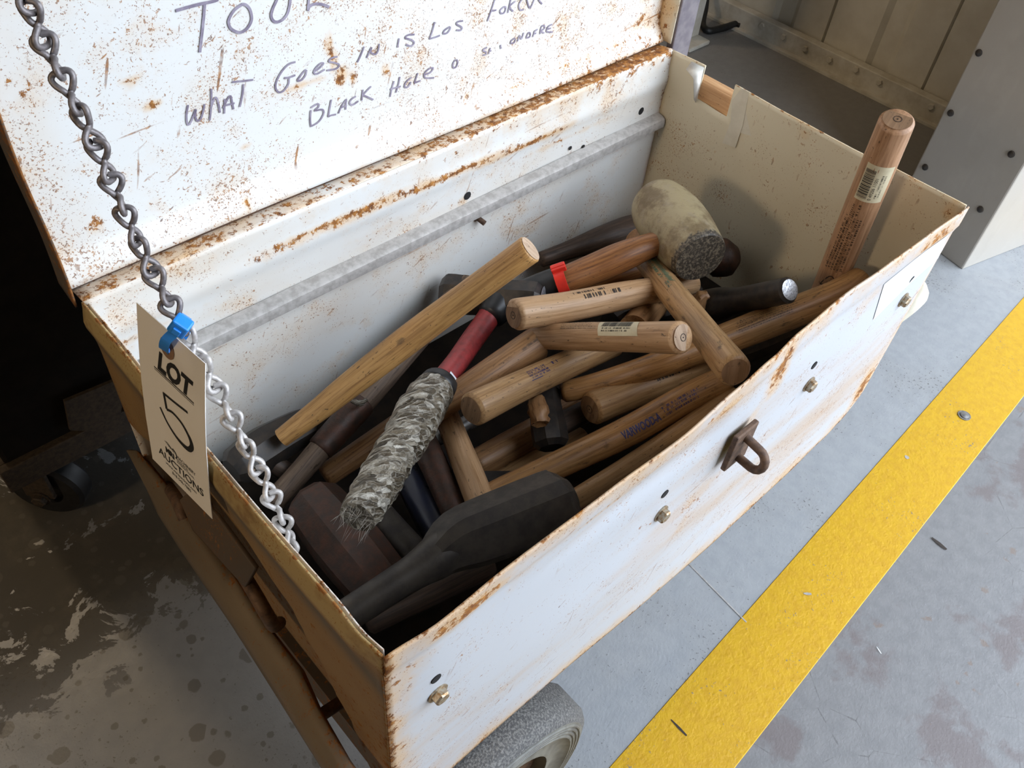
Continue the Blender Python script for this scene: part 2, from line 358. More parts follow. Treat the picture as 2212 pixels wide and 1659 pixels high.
c = s.mix(s.mul(s.step(n2, 0.45, 0.62), 0.65), c, (0.10, 0.078, 0.05)); c = s.mix(s.mul(s.step(ed, 0.10, 0.0), 0.42), c, (0.62, 0.58, 0.50)); c = s.mix(s.mul(s.step(f, 0.42, 0.33), 0.6), c, (0.045, 0.035, 0.022))
s.out(c, 0.34, 0.1, s.add(vv_.outputs['Distance'], s.mul(f, 0.5)), 1.0, 0.004)

s = NT('tyre'); v = s.coord(); n = s.noise(v, 420, 4, 0.6); n2 = s.noise(v, 30, 4, 0.6)
s.out(s.mix(s.step(n, 0.4, 0.68), (0.065, 0.062, 0.060), (0.19, 0.18, 0.165)), 0.7, 0, s.add(n, n2), 0.7, 0.002)
s = NT('tyre_side'); v = s.coord(); n = s.noise(v, 40, 5, 0.6)
s.out(s.mix(s.step(n, 0.35, 0.7), (0.17, 0.165, 0.14), (0.095, 0.09, 0.08)), 0.55, 0, n, 0.2)

# floor paint, bare concrete, stains and painted-in shade, all in metres
s = NT('floor_concrete'); v = s.coord(); X, Y, Z = s.sep(v)
dline = s.math('SUBTRACT', Y, s.add(s.mul(X, 0.052), -0.137))
n1 = s.noise(v, 6, 6, 0.6); n2 = s.noise(v, 40, 6, 0.6); n3 = s.noise(v, 190, 5, 0.6); nx = s.noise(v, 2.2, 5, 0.6)
paint = s.mix(s.step(n2, 0.3, 0.75), (0.345, 0.355, 0.365), (0.30, 0.312, 0.325))
paint = s.mix(s.mul(s.step(n1, .45, .7), .25), paint, (.28, .27, .25))
chip = s.step(s.add(n3, s.mul(s.math('SUBTRACT', n1, 0.5), 0.5)), 0.645, 0.68)
paint = s.mix(s.mul(chip, 0.75), paint, (0.11, 0.105, 0.10))
conc = s.mix(s.step(n2, 0.3, 0.7), (0.222, 0.220, 0.222), (0.188, 0.187, 0.190))
conc = s.mix(s.mul(s.step(s.noise(s.mapping(v, loc=(.2, .5, 0)), 5.5, 6, 0.6), 0.53, 0.60), 0.7), conc, (0.155, 0.125, 0.122))
conc = s.mix(s.mul(s.step(s.noise(s.mapping(v, loc=(3, 1, 0)), 17, 4, 0.6), 0.64, 0.68), 0.6), conc, (0.205, 0.145, 0.11))
crk = s.voro(s.mapping(v, loc=(0, 0, 0)), 9, 'DISTANCE_TO_EDGE'); crk = s.step(s.add(crk, s.mul(s.math('SUBTRACT', n2, .5), .05)), 0.004, 0.001)
conc = s.mix(s.mul(s.mul(crk, s.step(nx, .45, .6)), 0.55), conc, (0.09, 0.085, 0.085))
conc = s.mix(s.mul(s.step(n3, 0.66, 0.7), 0.5), conc, (0.32, 0.32, 0.325))
c = s.mix(s.step(dline, -0.001, 0.001), conc, paint)
# oil, peeled paint and an even tint on the left behind the box
lm = s.mul(s.step(X, 0.25, 0.05), s.step(Y, 0.38, 0.68))
pat = s.step(s.add(s.noise(s.mapping(v, loc=(.37, .11, 0)), 13, 8, 0.66, 0.5), s.mul(s.math('SUBTRACT', lm, 0.5), 0.34)), 0.56, 0.575)
pat = s.mul(pat, lm)
oil = s.mix(s.mul(s.step(n2, 0.35, 0.7), s.step(n1, .4, .6)), (0.016, 0.013, 0.010), (0.065, 0.053, 0.038))
c = s.mix(s.mul(pat, 0.93), c, oil)
lw = s.mul(s.step(X, 0.25, 0.0), s.step(Y, 0.1, 0.3))
dv = s.n('ShaderNodeTexVoronoi'); s.put(dv.inputs['Vector'], v); dv.inputs['Scale'].default_value = 26
drop = s.step(s.add(dv.outputs['Distance'], s.mul(s.math('SUBTRACT', n2, 0.5), 0.35)), s.add(s.mul(s.sep(dv.outputs['Color'])[0], 0.46), -0.06), s.add(s.mul(s.sep(dv.outputs['Color'])[0], 0.46), -0.11))
d2 = s.n('ShaderNodeTexVoronoi'); s.put(d2.inputs['Vector'], s.mapping(v, loc=(.3, .7, 0))); d2.inputs['Scale'].default_value = 52
r2 = s.sep(d2.outputs['Color'])[1]; e2 = s.add(d2.outputs['Distance'], s.mul(s.math('SUBTRACT', n3, 0.5), 0.3))
drop = s.math('MAXIMUM', drop, s.step(e2, s.add(s.mul(r2, 0.5), -0.17), s.add(s.mul(r2, 0.5), -0.23)))
c = s.mix(s.mul(s.mul(drop, lw), 0.7), c, (0.10, 0.092, 0.078))
c = s.mix(s.mul(lw, 0.42), c, (0.17, 0.15, 0.12))  # even brown-grey tint over the whole left floor
back_shade = s.step(X, 1.5, 1.9)
c = s.mix(s.mul(s.mul(back_shade, s.step(Y, .25, .45)), .6), c, (.16, .14, .12))  # shade behind the partition, darkened into the floor colour
s.out(c, s.math('SUBTRACT', s.add(s.mul(n2, 0.3), 0.33), s.mul(lm, .12)), 0, n3, 0.45, 0.0012, 0.5)
s.put(s.b.inputs['Roughness'], s.add(s.math('SUBTRACT', s.add(s.mul(n2, 0.3), 0.33), s.mul(lm, .14)), s.mul(pat, .5))); s.put(s.b.inputs['Specular IOR Level'], s.math('SUBTRACT', .5, s.mul(pat, .4)))

s = NT('floor_yellow'); v = s.coord(); n1 = s.noise(v, 8, 5, 0.6); n2 = s.noise(v, 60, 5, 0.6); n3 = s.noise(v, 210, 5, 0.65)
c = s.mix(s.step(n2, 0.35, 0.7), (0.62, 0.36, 0.007), (0.56, 0.31, 0.007)); ch = s.step(s.add(n3, s.mul(s.math('SUBTRACT', n1, 0.5), 0.55)), 0.665, 0.70)
c = s.mix(s.mul(ch, 0.8), c, (0.19, 0.165, 0.12)); s.out(c, 0.42, 0, s.add(n3, s.noise(v, 130, 3, .5)), 0.45, 0.0015)

# ------------------------------------------------------------------ writing helpers
def text_geo(txt, size, shear=0.0, bold=0.0, align='LEFT', sx=1.0, fine=False):
    cu = bpy.data.curves.new('tmp_text', 'FONT'); cu.body = txt; cu.size = size; cu.shear = shear; cu.offset = bold; cu.align_x = align; cu.resolution_u = 3
    ob = bpy.data.objects.new('tmp_text', cu); COL.objects.link(ob)
    dg = bpy.context.evaluated_depsgraph_get(); me = bpy.data.meshes.new_from_object(ob.evaluated_get(dg))
    if fine:
        bm = bmesh.new(); bm.from_mesh(me); bmesh.ops.triangulate(bm, faces=bm.faces)
        for _ in range(2): bmesh.ops.subdivide_edges(bm, edges=[e for e in bm.edges if e.calc_length() > .0022], cuts=1); bmesh.ops.triangulate(bm, faces=bm.faces)
        bm.to_mesh(me); bm.free()
    V = [(v.co.x * sx, v.co.y) for v in me.vertices]; F = [tuple(p.vertices) for p in me.polygons]
    bpy.data.objects.remove(ob); bpy.data.curves.remove(cu); bpy.data.meshes.remove(me)
    return V, F
class Ink:                                   # collects flat print in (u, v) metres, then maps it on a surface
    def __init__(s): s.V = []; s.F = []
    def add(s, V, F, dx=0, dy=0, rot=0):
        c, sn = math.cos(rot), math.sin(rot); b = len(s.V)
        s.V += [(x * c - y * sn + dx, x * sn + y * c + dy) for x, y in V]; s.F += [tuple(i + b for i in f) for f in F]
    def text(s, txt, size, x, y, **k):
        rot = k.pop('rot', 0); V, F = text_geo(txt, size, **k); s.add(V, F, x, y, rot)
    def rect(s, x0, y0, x1, y1):
        n = max(1, math.ceil((y1 - y0) / .002)); V = []
        for i in range(n + 1): V += [(x0, y0 + (y1 - y0) * i / n), (x1, y0 + (y1 - y0) * i / n)]
        s.add(V, [(2 * i, 2 * i + 1, 2 * i + 3, 2 * i + 2) for i in range(n)])
    def stroke(s, pts, w, taper=None):
        P = [Vector((a, b)) for a, b in pts]; P = catmull(P, 5) if len(P) > 2 else P
        b = len(s.V); n = len(P)
        for i, p in enumerate(P):
            t = (P[min(i + 1, n - 1)] - P[max(i - 1, 0)]).normalized(); nn = Vector((-t.y, t.x)); ww = w * (taper(i / (n - 1)) if taper else 1)
            s.V += [tuple(p + nn * ww), tuple(p - nn * ww)]
        s.F += [(b + 2 * i, b + 2 * i + 1, b + 2 * i + 3, b + 2 * i + 2) for i in range(n - 1)]
    def faint_lines(s, x0, x1, y, rows, gap, h):          # print too worn to read: rows of broken letter strokes
        for r in range(rows):
            x = x0 + random.uniform(0, 0.05) * (x1 - x0); e = x1 - random.uniform(0, 0.22) * (x1 - x0); yy = y - r * gap; w_ = h * .55; t = h * .24
            while x < e:
                for _ in range(random.randint(3, 8)):
                    if x > e: break
                    k = random.sample(range(5), random.choice((2, 3, 3)))
                    if 0 in k: s.rect(x, yy, x + t, yy + h)
                    if 1 in k: s.rect(x + w_ - t, yy, x + w_, yy + h)
                    if 2 in k: s.rect(x + t, yy + h - t, x + w_ - t, yy + h)
                    if 3 in k: s.rect(x + t, yy, x + w_ - t, yy + t)
                    if 4 in k: s.rect(x + t, yy + h * .45, x + w_ - t, yy + h * .45 + t)
                    x += w_ + h * .18
                x += h * .4
    def make(s, name, fn, mat, parent): return mesh(name, [fn(u, v) for u, v in s.V], s.F, mat, parent)

# ------------------------------------------------------------------ the place
fl = mesh('floor', [(-7, -14, 0), (9, -14, 0), (9, 7, 0), (-7, 7, 0)], [(0, 1, 2, 3)], 'floor_concrete'); struct(fl)
fl['label'] = 'painted grey concrete floor with stains'
def yb(x, o): return o + 0.052 * x
V = []; F = []; nx = 60
for i in range(nx + 1):
    x = -3 + 9 * i / nx
    for o in (-0.2015, -0.072): V += [(x, yb(x, o), 0.0)]
    for o in (-0.2005, -0.073): V += [(x, yb(x, o), 0.0012)]
for i in range(nx):
    a = 4 * i; b = a + 4
    F += [(a + 2, b + 2, b + 3, a + 3), (a, b, b + 2, a + 2), (a + 3, b + 3, b + 1, a + 1)]
o = mesh('painted_line', V, F, 'floor_yellow', fl); o['label'] = 'wide yellow safety line painted on the floor'
# anchor bolt in the line and joint line beside it
q = at(2082, 899, z=-0.93); lathe('floor_anchor', Vector((q.x, q.y, 0)), Vector((0, 0, 1)), [(0, 0.013), (0.003, 0.013), (0.003, 0.009), (0.0045, 0.009), (0.006, 0.004), (0.006, 0)], 'steel_grey', fl, 18)
a = at(1470, 1200, z=-0.93); b = at(1612, 1345, z=-0.93)
d = (b - a).normalized(); e = Vector((-d.y, d.x, 0)) * 0.0012
o = mesh('joint_filler', [a - e + Vector((0, 0, .0006)), b - e + Vector((0, 0, .0016)), b + e + Vector((0, 0, .0016)), a + e + Vector((0, 0, .0006))], [(0, 1, 2, 3)], 'rail_zinc', fl)

for (x0, y0), (x1, y1), w_, m_ in (((1449, 1555), (1483, 1590), .0022, 'ink_brown'), ((2012, 1162), (2044, 1188), .004, 'ink_brown'), ((1893, 1398), (1903, 1413), .0010, 'white_sticker'), ((1735, 1283), (1752, 1284), .003, 'rail_zinc'), ((1955, 985), (1962, 992), .005, 'rail_zinc')):
    a = at(x0, y0, z=-0.93); b = at(x1, y1, z=-0.93); a.z = b.z = .0018; d = (b - a).normalized(); e = Vector((-d.y, d.x, 0)) * w_
    mesh('scuff_mark', [a - e * .4, (a + b) / 2 - e, b - e * .7, b + e * .5, (a + b) / 2 + e * .8, a + e * .3], [(0, 1, 2, 3, 4, 5)], m_, fl)
def slab(name, lo, hi, mat): 
    V, F = box(lo, hi); return struct(mesh(name, V, F, mat))
D0 = DOOR['y'] - .15
slab('ceiling', (-7, D0, 4.2), (9, 7, 4.3), 'ceiling_sheet')
slab('wall_back', (-7, 6.9, 0), (9, 7, 4.2), 'wall_dark')
slab('wall_left', (-7, D0, 0), (-6.9, 7, 4.2), 'wall_dark')
slab('wall_far_right', (8.9, D0, 0), (9, 7, 4.2), 'wall_dark')
D_ = DOOR
V = []; F = []
for lo, hi in (((-7, D_['y'] - .15, 0), (D_['x0'], D_['y'] - .05, 4.2)), ((D_['x1'], D_['y'] - .15, 0), (9, D_['y'] - .05, 4.2)), ((D_['x0'], D_['y'] - .15, D_['z1']), (D_['x1'], D_['y'] - .05, 4.2))):
    v, f = box(lo, hi); F += [tuple(i + len(V) for i in k) for k in f]; V += v
struct(mesh('wall_front', V, F, 'wall_dark'))

# sheet-metal wall behind on the right: backing, panels with pressed ribs, base angle with bolts
WX = 2.42
wr = struct(mesh('wall_right', *box((WX + 0.02, 0.2, 0), (WX + 0.08, 6.9, 4.2)), 'wall_paint'))
seams = [0.29, 0.64, 0.99, 1.34, 1.69, 2.04, 2.39]
prof = [(0.0, 0), (.004, 0.012), (.02, 0.012), (.10, .012), (.115, 0.0), (.16, 0.0), (.175, .012), (.255, .012), (.285, 0.012), (.31, .012), (.314, 0)]
for y0, y1 in zip(seams, seams[1:]):
    V = []; F = []
    for u, h in prof:
        yy = y0 + u * (y1 - y0) / .314
        V += [(WX + 0.02 - h - .002, yy, 0.0), (WX + 0.02 - h - .002, yy, 4.2)]
    F = [(2 * i, 2 * i + 2, 2 * i + 3, 2 * i + 1) for i in range(len(prof) - 1)]
    mesh('wall_panel', V, F, 'wall_paint', wr)
ba = mesh('base_angle', *box((WX - 0.03, 0.2, 0.0), (WX + 0.003, 6.0, 0.066)), 'wall_trim', wr); bevel(ba, 0.003)
mesh('base_angle_lip', *box((WX - 0.05, 0.2, 0.0), (WX - 0.03, 6.0, 0.008)), 'wall_trim', wr)
def bolt(parent, c, ax, r, h, mat='bolt_zinc', name='bolt', washer=True, n=6, spin=0.4):
    T, N, B = frame(ax); V = []; F = []
    hexp = lambda rr, d: [c + T * d + (N * math.cos(spin + k * math.pi / 3) + B * math.sin(spin + k * math.pi / 3)) * rr for k in range(6)]
    V = hexp(r, 0) + hexp(r, h * .8) + hexp(r * .82, h)
    for i in range(2): F += [(i * 6 + j, i * 6 + (j + 1) % 6, i * 6 + 6 + (j + 1) % 6, i * 6 + 6 + j) for j in range(6)]
    F.append(tuple(range(12, 18)))
    o = mesh(name, V, F, mat, parent)
    if washer: lathe('washer', c, ax, [(0, r * 1.3), (h * .15, r * 1.3), (h * .15, r * .5)], mat, o, 18)
    return o
for px, py in ((1647, 55), (1693, 80), (1793, 129), (1900, 177), (2012, 230), (1740, 105), (1850, 150)):
    q = at(px, py, x=(WX - 0.03) / S); bolt(wr, q, Vector((-1, 0, 0)), 0.010, 0.007, 'wall_trim', washer=False)

# clad column at the door
A_, B_, D2 = Vector((1.83, .169, 0)), Vector((1.876, .391, 0)), Vector((5.3, -.665, 0)); C_ = B_ + D2 - A_
V = [A_, D2, C_, B_] + [p + Vector((0, 0, 3.4)) for p in (A_, D2, C_, B_)]
col_o = thing('clad_partition', 'grey brushed metal clad wall end with round screw heads at the right', 'partition', tuple(A_))
c0 = mesh('cladding', V, [(3, 2, 1, 0), (4, 5, 6, 7), (0, 1, 5, 4), (1, 2, 6, 5), (2, 3, 7, 6), (3, 0, 4, 7)], 'column_panel', col_o); bevel(c0, 0.004)
nA = Vector((-(B_ - A_).y, (B_ - A_).x, 0)).normalized()
for px, py in ((2115, 114), (2054, 244), (1999, 361), (2185, 333), (2118, 452)):
    d = ray(px, py); t = (A_ - cl).dot(nA) / d.dot(nA); q = cl + d * t
    lathe('screw', q, nA, [(0, .008), (.003, .0075), (.005, .004), (.0052, 0)], 'steel_black', col_o, 14)

# slim post with foot plate and a black cable behind it
po = thing('post', 'cream steel post with a foot plate standing by the far wall', 'post', (2.19, 1.33, 0))
mesh('shaft', *box((2.175, 1.315, 0.012), (2.185, 1.395, 3.0)), 'wall_trim', po); mesh('flange', *box((2.16, 1.31, 0.012), (2.222, 1.318, 3.0)), 'wall_trim', po)
bevel(mesh('foot_plate', *box((2.12, 1.26, 0.0), (2.222, 1.40, 0.014)), 'wall_trim', po), 0.004)
cb = tube('cable', catmull([at(1530, -70, z=-0.75), at(1524, 10, z=-0.86), at(1518, 50, z=-0.905), at(1530, 66, z=-.915), at(1562, 60, z=-0.915), at(1590, 52, z=-0.915), at(1600, 56, z=-.915)], 6), 0.011, 'rubber_black_cable')
tag(cb, 'thick black cable hanging down and bending along the floor beside the post', 'cable')

# dark machine on casters behind the left side of the box
ma = thing('machine_cabinet', 'black machine cabinet on a rusty base behind the left end of the box', 'machine', (-0.11, 0.80, 0))
bevel(mesh('body', *box((-0.10, 0.81, 0.175), (1.2, 1.7, 1.05)), 'black_paint', ma), 0.006)
bevel(mesh('base_frame', *box((-0.112, 0.797, 0.15), (1.21, 0.812, 0.20)), 'rust_dim', ma), 0.002)
bevel(mesh('base_frame', *box((-0.112, 0.812, 0.15), (-0.098, 1.7, 0.20)), 'rust_dim', ma), 0.002)
q = [at(140, 868, y=.985), at(272, 813, y=.985), at(256, 932, y=.985), at(152, 930, y=.985)]
pl = mesh('flat_bracket', q + [p + Vector((0, .006, 0)) for p in q], [(3, 2, 1, 0), (4, 5, 6, 7), (0, 1, 5, 4), (1, 2, 6, 5), (2, 3, 7, 6), (3, 0, 4, 7)], 'rust_dim', ma)
cw = Vector((-0.055, 0.86, 0.062)); ax = Vector((-0.75, -0.66, 0)).normalized()
wh = lathe('caster_wheel', cw, ax, [(-.02, .02), (-.02, .056), (-.014, .062), (.014, .062), (.02, .056), (.02, .03), (.012, .028), (.012, 0)], 'black_rubber', ma, 32)
bevel(obox('caster_fork', cw + Vector((0, 0, .05)) + ax * .028, frame(ax), (.004, .05, .024), 'rust_dim', ma), .002)
bolt(ma, cw + ax * .033, ax, .012, .01, 'rust_dim', name='axle_nut')

# ------------------------------------------------------------------ cart under the box
cart = thing('cart', 'rusty steel cart with solid rubber wheels carrying the white toolbox', 'cart', tuple(M(0.5, 0.27, -0.93)))
mesh('deck', *box(tuple(M(0.03, 0.06, -0.53)), tuple(M(0.97, 0.52, -0.466))), 'rusty_plate', cart, attrs={'rust': [.4] * 8})
def wheel(c, ax, R_, w_):
    t = lathe('wheel', c, ax, [(-w_, R_ * .64), (-w_, R_ * .90), (-w_ * .93, R_ * .97), (-w_ * .8, R_), (-w_ * .2, R_), (-w_ * .07, R_ * .975), (0, R_ * .93)], 'tyre', cart, 56, 60)
    pr = [(0, R_ * .93)]
    for k in range(4): pr += [(.0005, R_ * (.915 - k * .028)), (.0022, R_ * (.908 - k * .028)), (.0022, R_ * (.899 - k * .028)), (0.0004, R_ * (.892 - k * .028))]
    pr += [(-.004, R_ * .78), (-.007, R_ * .72), (-.004, R_ * .655), (-.004, R_ * .635), (-.02, R_ * .63)]
    lathe('sidewall', c, ax, pr, 'tyre_side', t, 56, 40)
    lathe('hub', c, ax, [(-.02, R_ * .635), (-.028, R_ * .5), (-.03, R_ * .2), (.004, R_ * .19), (.004, 0)], 'rust_iron', t, 40)
wheel(M(0.106, -0.036, -0.69), Vector((0, -1, 0)), 0.190, 0.060)
wheel(Vector((.105, .50, .075)), Vector((-.8, -.6, 0)).normalized(), 0.075, 0.035)
for yy in (0.16, 0.42): wheel(M(0.86, yy, -0.74), Vector((0, -1, 0)), 0.152, 0.045)
tube('axle', [M(.098, 0.03, -.70), M(.098, .40, -.70)], 0.014, 'rust_iron', cart)
for xx, yy, zz in ((.098, .09, -.70), (.098, .38, -.70), (.86, .10, -.74), (.86, .36, -.74)):
    c = M(xx, yy, 0); bevel(mesh('bracket', *box((c.x - .03, c.y - .006, RIM + zz * S - .03), (c.x + .03, c.y + .006, RIM - .525 * S)), 'rust_iron', cart), .002)
tube('axle', [M(.86, 0.08, -.74), M(.86, .42, -.74)], 0.012, 'rust_iron', cart)

bevel(mesh('bracket', *box((.09, .36, .12), (.12, .52, .34)), 'rust_iron', cart), .002)

# ------------------------------------------------------------------ toolbox
tb = thing('toolbox', 'white painted steel toolbox with rusty edges and open lid, full of hammers', 'toolbox', tuple(M(0.5, 0.27, -0.465)))
def grid(name, us, vs, fn, rust, mat, parent, thick=0.0018, skip=None, extra=None):
    V = []; A = []; F = []; nv = len(vs)
    for u in us:
        for v in vs: V.append(M(*fn(u, v))); A.append(min(1.0, max(0.0, rust(u, v))))
    for i in range(len(us) - 1):
        for j in range(nv - 1):
            if skip and skip((us[i] + us[i + 1]) / 2, (vs[j] + vs[j + 1]) / 2): continue
            a = i * nv + j; F.append((a, a + nv, a + nv + 1, a + 1))
    at_ = {'rust': A}
    for k, f in (extra or {}).items(): at_[k] = [f(u, v) for u in us for v in vs]
    o = mesh(name, V, F, mat, parent, True, at_)
    return solid(o, thick, 0)
lin = lambda a, b, n: [round(a + (b - a) * i / n, 6) for i in range(n + 1)]
rimy = [(0, 0), (.054, -.005), (.13, -.003), (.27, -.005), (.364, -.008), (.473, -.003), (.534, 0), (.6, .005), (.7, .008), (.78, .005), (.9, .003), (1, 0)]
botz = [(0, -.44), (.1, -.443), (.28, -.448), (.46, -.459), (.64, -.467), (.82, -.469), (.92, -.455), (.965, -.432), (.985, -.412), (1, -.385)]
def blob(pts, u, v):
    return max([a * math.exp(-(((u - x) / rx_) ** 2 + ((v - z) / rz_) ** 2)) for x, z, rx_, rz_, a in pts] + [0])
def f_front(u, v):
    zb = interp(botz, u); z = zb * (1 - v)
    y = interp(rimy, u) * math.exp(z / .1)
    y += -.0035 * sstep(-.045, -.03, z) + .002 * math.sin(u * 9 + z * 14) * sstep(0, -.1, z) * sstep(0, .1, u) * sstep(1, .9, u)
    y += .006 * math.exp(-((u - .35) / .12) ** 2 - ((z + .075) / .02) ** 2) - .004 * math.exp(-((u - .45) / .3) ** 2 - ((z + .26) / .06) ** 2)
    return u, y, z
fb = [(.09, -.022, .07, .016, .68), (.585, -.05, .022, .06, .72), (.56, -.12, .02, .03, .36), (.45, -.03, .07, .02, .5), (.27, -.045, .06, .012, .52), (.98, -.36, .03, .08, .68), (.93, -.025, .08, .022, .6), (.45, -.27, .08, .02, .22), (.22, -.31, .1, .015, .20), (.02, -.08, .03, .08, .4), (.5, -.21, .04, .02, .28), (.8, -.05, .05, .03, .25)]
def r_front(u, v):
    z = interp(botz, u) * (1 - v); zb = interp(botz, u)
    return max(.60 * math.exp(-u / .030), .44 * math.exp(z / .045), .50 * math.exp(-(z - zb) / .035), blob(fb, u, z), .38 * math.exp(-(1 - u) / .012), .33 * math.exp(-((z + .04) / .006) ** 2) * sstep(.75, .5, u))
grid('front_panel', lin(0, 1, 120), lin(0, 1, 60), f_front, r_front, 'paint_front', tb)
lf = [(0, -.40), (.03, -.36), (.08, -.24), (.12, -.175), (.16, -.125), (.25, -.085), (.35, -.09), (.533, -.2)]
def f_left(y, v):
    z = -.44 * (1 - v); z0 = interp(lf, y)
    x = -.003 * math.sin(min(1, y / .45) * math.pi) + .042 * sstep(z0, z0 - .09, z) + (-.006) * math.exp(-((z + .03) / .02) ** 2) * sstep(0, .05, y)
    dz = -.008 * math.exp(-((y - .03) / .02) ** 2) * math.exp(z / .03)
    return x, y, z + dz
def r_left(y, v):
    z = -.44 * (1 - v)
    return max(.52 * math.exp(z / .006), .36 * math.exp(z / .03), .5 * math.exp(-y / .012), .42 * sstep(-.13, -.2, z), .36 * math.exp(-((z + .12) / .04) ** 2) * sstep(.25, .1, y))
grid('left_panel', lin(0, DEP, 60), lin(0, 1, 50), f_left, r_left, 'paint_stained', tb, extra={'band': lambda y, v: .9 * math.exp(-(((-.44 * (1 - v)) + .052 + .10 * max(0, .2 - y)) / .022) ** 2), 'cream': lambda y, v: sstep(-.036, -.026, -.44 * (1 - v)) * .9})
def f_left_in(y, v):
    x, yy, z = f_left(y, v); return x + .0045, min(max(yy, .004), DEP - .004), z - .002
grid('left_panel_inside', lin(0, DEP, 40), lin(0, 1, 40), f_left_in, lambda y, v: max(.45 * math.exp(-.44 * (1 - v) / .01), .2), 'paint_white', tb, .0012)
rimx = [(0, 1.0), (.1, .998), (.18, .991), (.3, .992), (.4, .996), (.468, 1.004), (.533, 1.0)]
def f_right(y, z): return interp(rimx, y) * math.exp(z / .15) + 1.0 * (1 - math.exp(z / .15)), y, z
rb = [(.36, -.075, .03, .03, .33), (.01, -.02, .03, .02, .45), (.53, -.2, .012, .3, .4), (.26, -.02, .02, .012, .3)]
def r_right(y, z): return max(.42 * math.exp(z / .004), blob(rb, y, z), .4 * math.exp(-(DEP - y) / .006))
ys = sorted(set(lin(0, .398, 40) + lin(.398, .465, 8) + lin(.465, DEP, 8))); zs = sorted(set(lin(-.40, -.058, 30) + lin(-.058, 0, 8)))
grid('right_panel', ys, zs, f_right, r_right, 'paint_warm_lit', tb, .002, lambda y, z: .398 < y < .465 and z > -.058)
def f_back(x, z): return x, DEP + .001 * math.sin(x * 11) - .004 * math.exp(-((z + .052) / .012) ** 2), z
def r_back(x, z):
    return max(.43 * math.exp(z / .085) * (.72 + .42 * sstep(.3, .8, x)), .66 * math.exp(-((z + .052 - .01 * math.sin(x * 5)) / .008) ** 2) * sstep(.1, .25, x) * sstep(1.0, .7, x), .44 * math.exp(-((z + .078 + .006 * math.sin(x * 4)) / .004) ** 2), .24,
               .45 * math.exp(-(1 - x) / .02), .4 * math.exp(-x / .03), .50 * math.exp(-(((x - .545) / .012) ** 2 + ((z + .105) / .014) ** 2)), .30 * math.exp(-(((x - .36) / .04) ** 2 + ((z + .25) / .02) ** 2)), .30 * math.exp(-(((x - .28) / .08) ** 2 + ((z + .33) / .03) ** 2)),
               .42 * math.exp(-(((x - .97) / .014) ** 2 + ((z + .085) / .014) ** 2)))
grid('back_panel', lin(0, 1, 120), lin(-.44, 0, 56), f_back, r_back, 'paint_white', tb)
mesh('bottom_panel', *box(tuple(M(.045, .003, -.375)), tuple(M(.997, .53, -.365))), 'dark_steel', tb)
mesh('bottom_panel', *box(tuple(M(.05, .006, -.465)), tuple(M(.99, .53, -.455))), 'rusty_plate', tb, attrs={'rust': [.45] * 8})
# back rim flange the lid hinges on
grid('hinge_flange', lin(0, 1, 60), lin(0, 1, 6), lambda x, v: (x, DEP + .04 * v, .0 - .006 * v), lambda x, v: .46 + .2 * sstep(.3, .9, x), 'paint_white', tb)
tube('hinge_rod', [M(0.0, DEP + .034, -.001), M(1.0, DEP + .034, -.001)], .0045, 'rust_iron', tb)
# support rail on the back wall
def rail():
    pr = [(0, -.112), (-.012, -.1145), (-.017, -.118), (-.0185, -.123), (-.0185, -.1325), (-.016, -.134), (0, -.131)]
    V = []; F = []; n = len(pr); xs = [.035, .995]
    for x in xs: V += [M(x, DEP - .002 + a, b) for a, b in pr]
    F = [(i, i + 1, n + i + 1, n + i) for i in range(n - 1)] + [tuple(range(n)), tuple(range(2 * n - 1, n - 1, -1))]
    return mesh('support_rail', V, F, 'rail_zinc', tb, True, None, 25)
rail()
lathe('rail_stud', at(1028, 468, y=DEP), Vector((.3, -1, -.35)).normalized(), [(0, .0055), (.003, .0055), (.003, .0035), (.014, .0035), (.014, 0)], 'rust_iron', tb, 12)
for px, py in ((1010, 423), (1385, 240), (1232, 320), (1260, 317)):
    q = at(px, py, y=DEP - .002); lathe('rust_hole', q, Vector((0, -1, 0)), [(0, .0055 if px != 1232 and px != 1260 else .003), (.0004, .0045 if px < 1200 or px > 1300 else .0025), (.0004, 0)], 'dark_hole', tb, 12)
# front bolts and empty holes
def fy0(p): return f_front(p.x / S, 1 - ((p.z - RIM) / S) / interp(botz, p.x / S))[1] * S
for px, py in ((946, 1497), (1431, 1112), (1750, 832), (1955, 650)):
    q = at(px, py, y=-.004); q.y = fy0(q) - .001; bolt(tb, q, Vector((0, -1, 0)), .0074, .0075, washer=True, spin=.2)
for px, py in ((942, 1466), (1440, 1070), (1763, 792), (1975, 607)):
    q = at(px, py, y=-.004); q.y = fy0(q) - .0005; lathe('bolt_hole', q, Vector((0, -1, 0)), [(-.001, .0050), (.0012, .0048), (.0012, 0)], 'dark_hole', tb, 16)
# hasp staple
hp = mesh('hasp_plate', *box((.408, -.011, .600), (.443, -.005, .653)), 'rust_iron', tb); bevel(hp, .0015)
P = [Vector((.426, -.008, .642))]
for k in range(9):
    a = math.pi * k / 8; P.append(Vector((.427, -.027 - .011 * math.sin(a), .627 + .0145 * math.cos(a) - .004)))
P.append(Vector((.426, -.008, .611)))
tube('staple', P, .0046, 'rust_iron', hp, 12)
# white sticker on the front, right end
q = [at(*k, y=0) for k in ((1884, 690), (1912, 615), (2046, 503), (2024, 556))]
def fy(p): return f_front(p.x / S, 1 - ((p.z - RIM) / S) / interp(botz, p.x / S))[1] * S
V = []
for i in range(9):
    for j in range(5):
        p = q[0].lerp(q[3], i / 8).lerp(q[1].lerp(q[2], i / 8), j / 4); p.y = fy(p) - .0016; V.append(p)
mesh('blank_sticker', V, [(5 * i + j, 5 * i + j + 5, 5 * i + j + 6, 5 * i + j + 1) for i in range(8) for j in range(4)], 'white_sticker', tb, True)
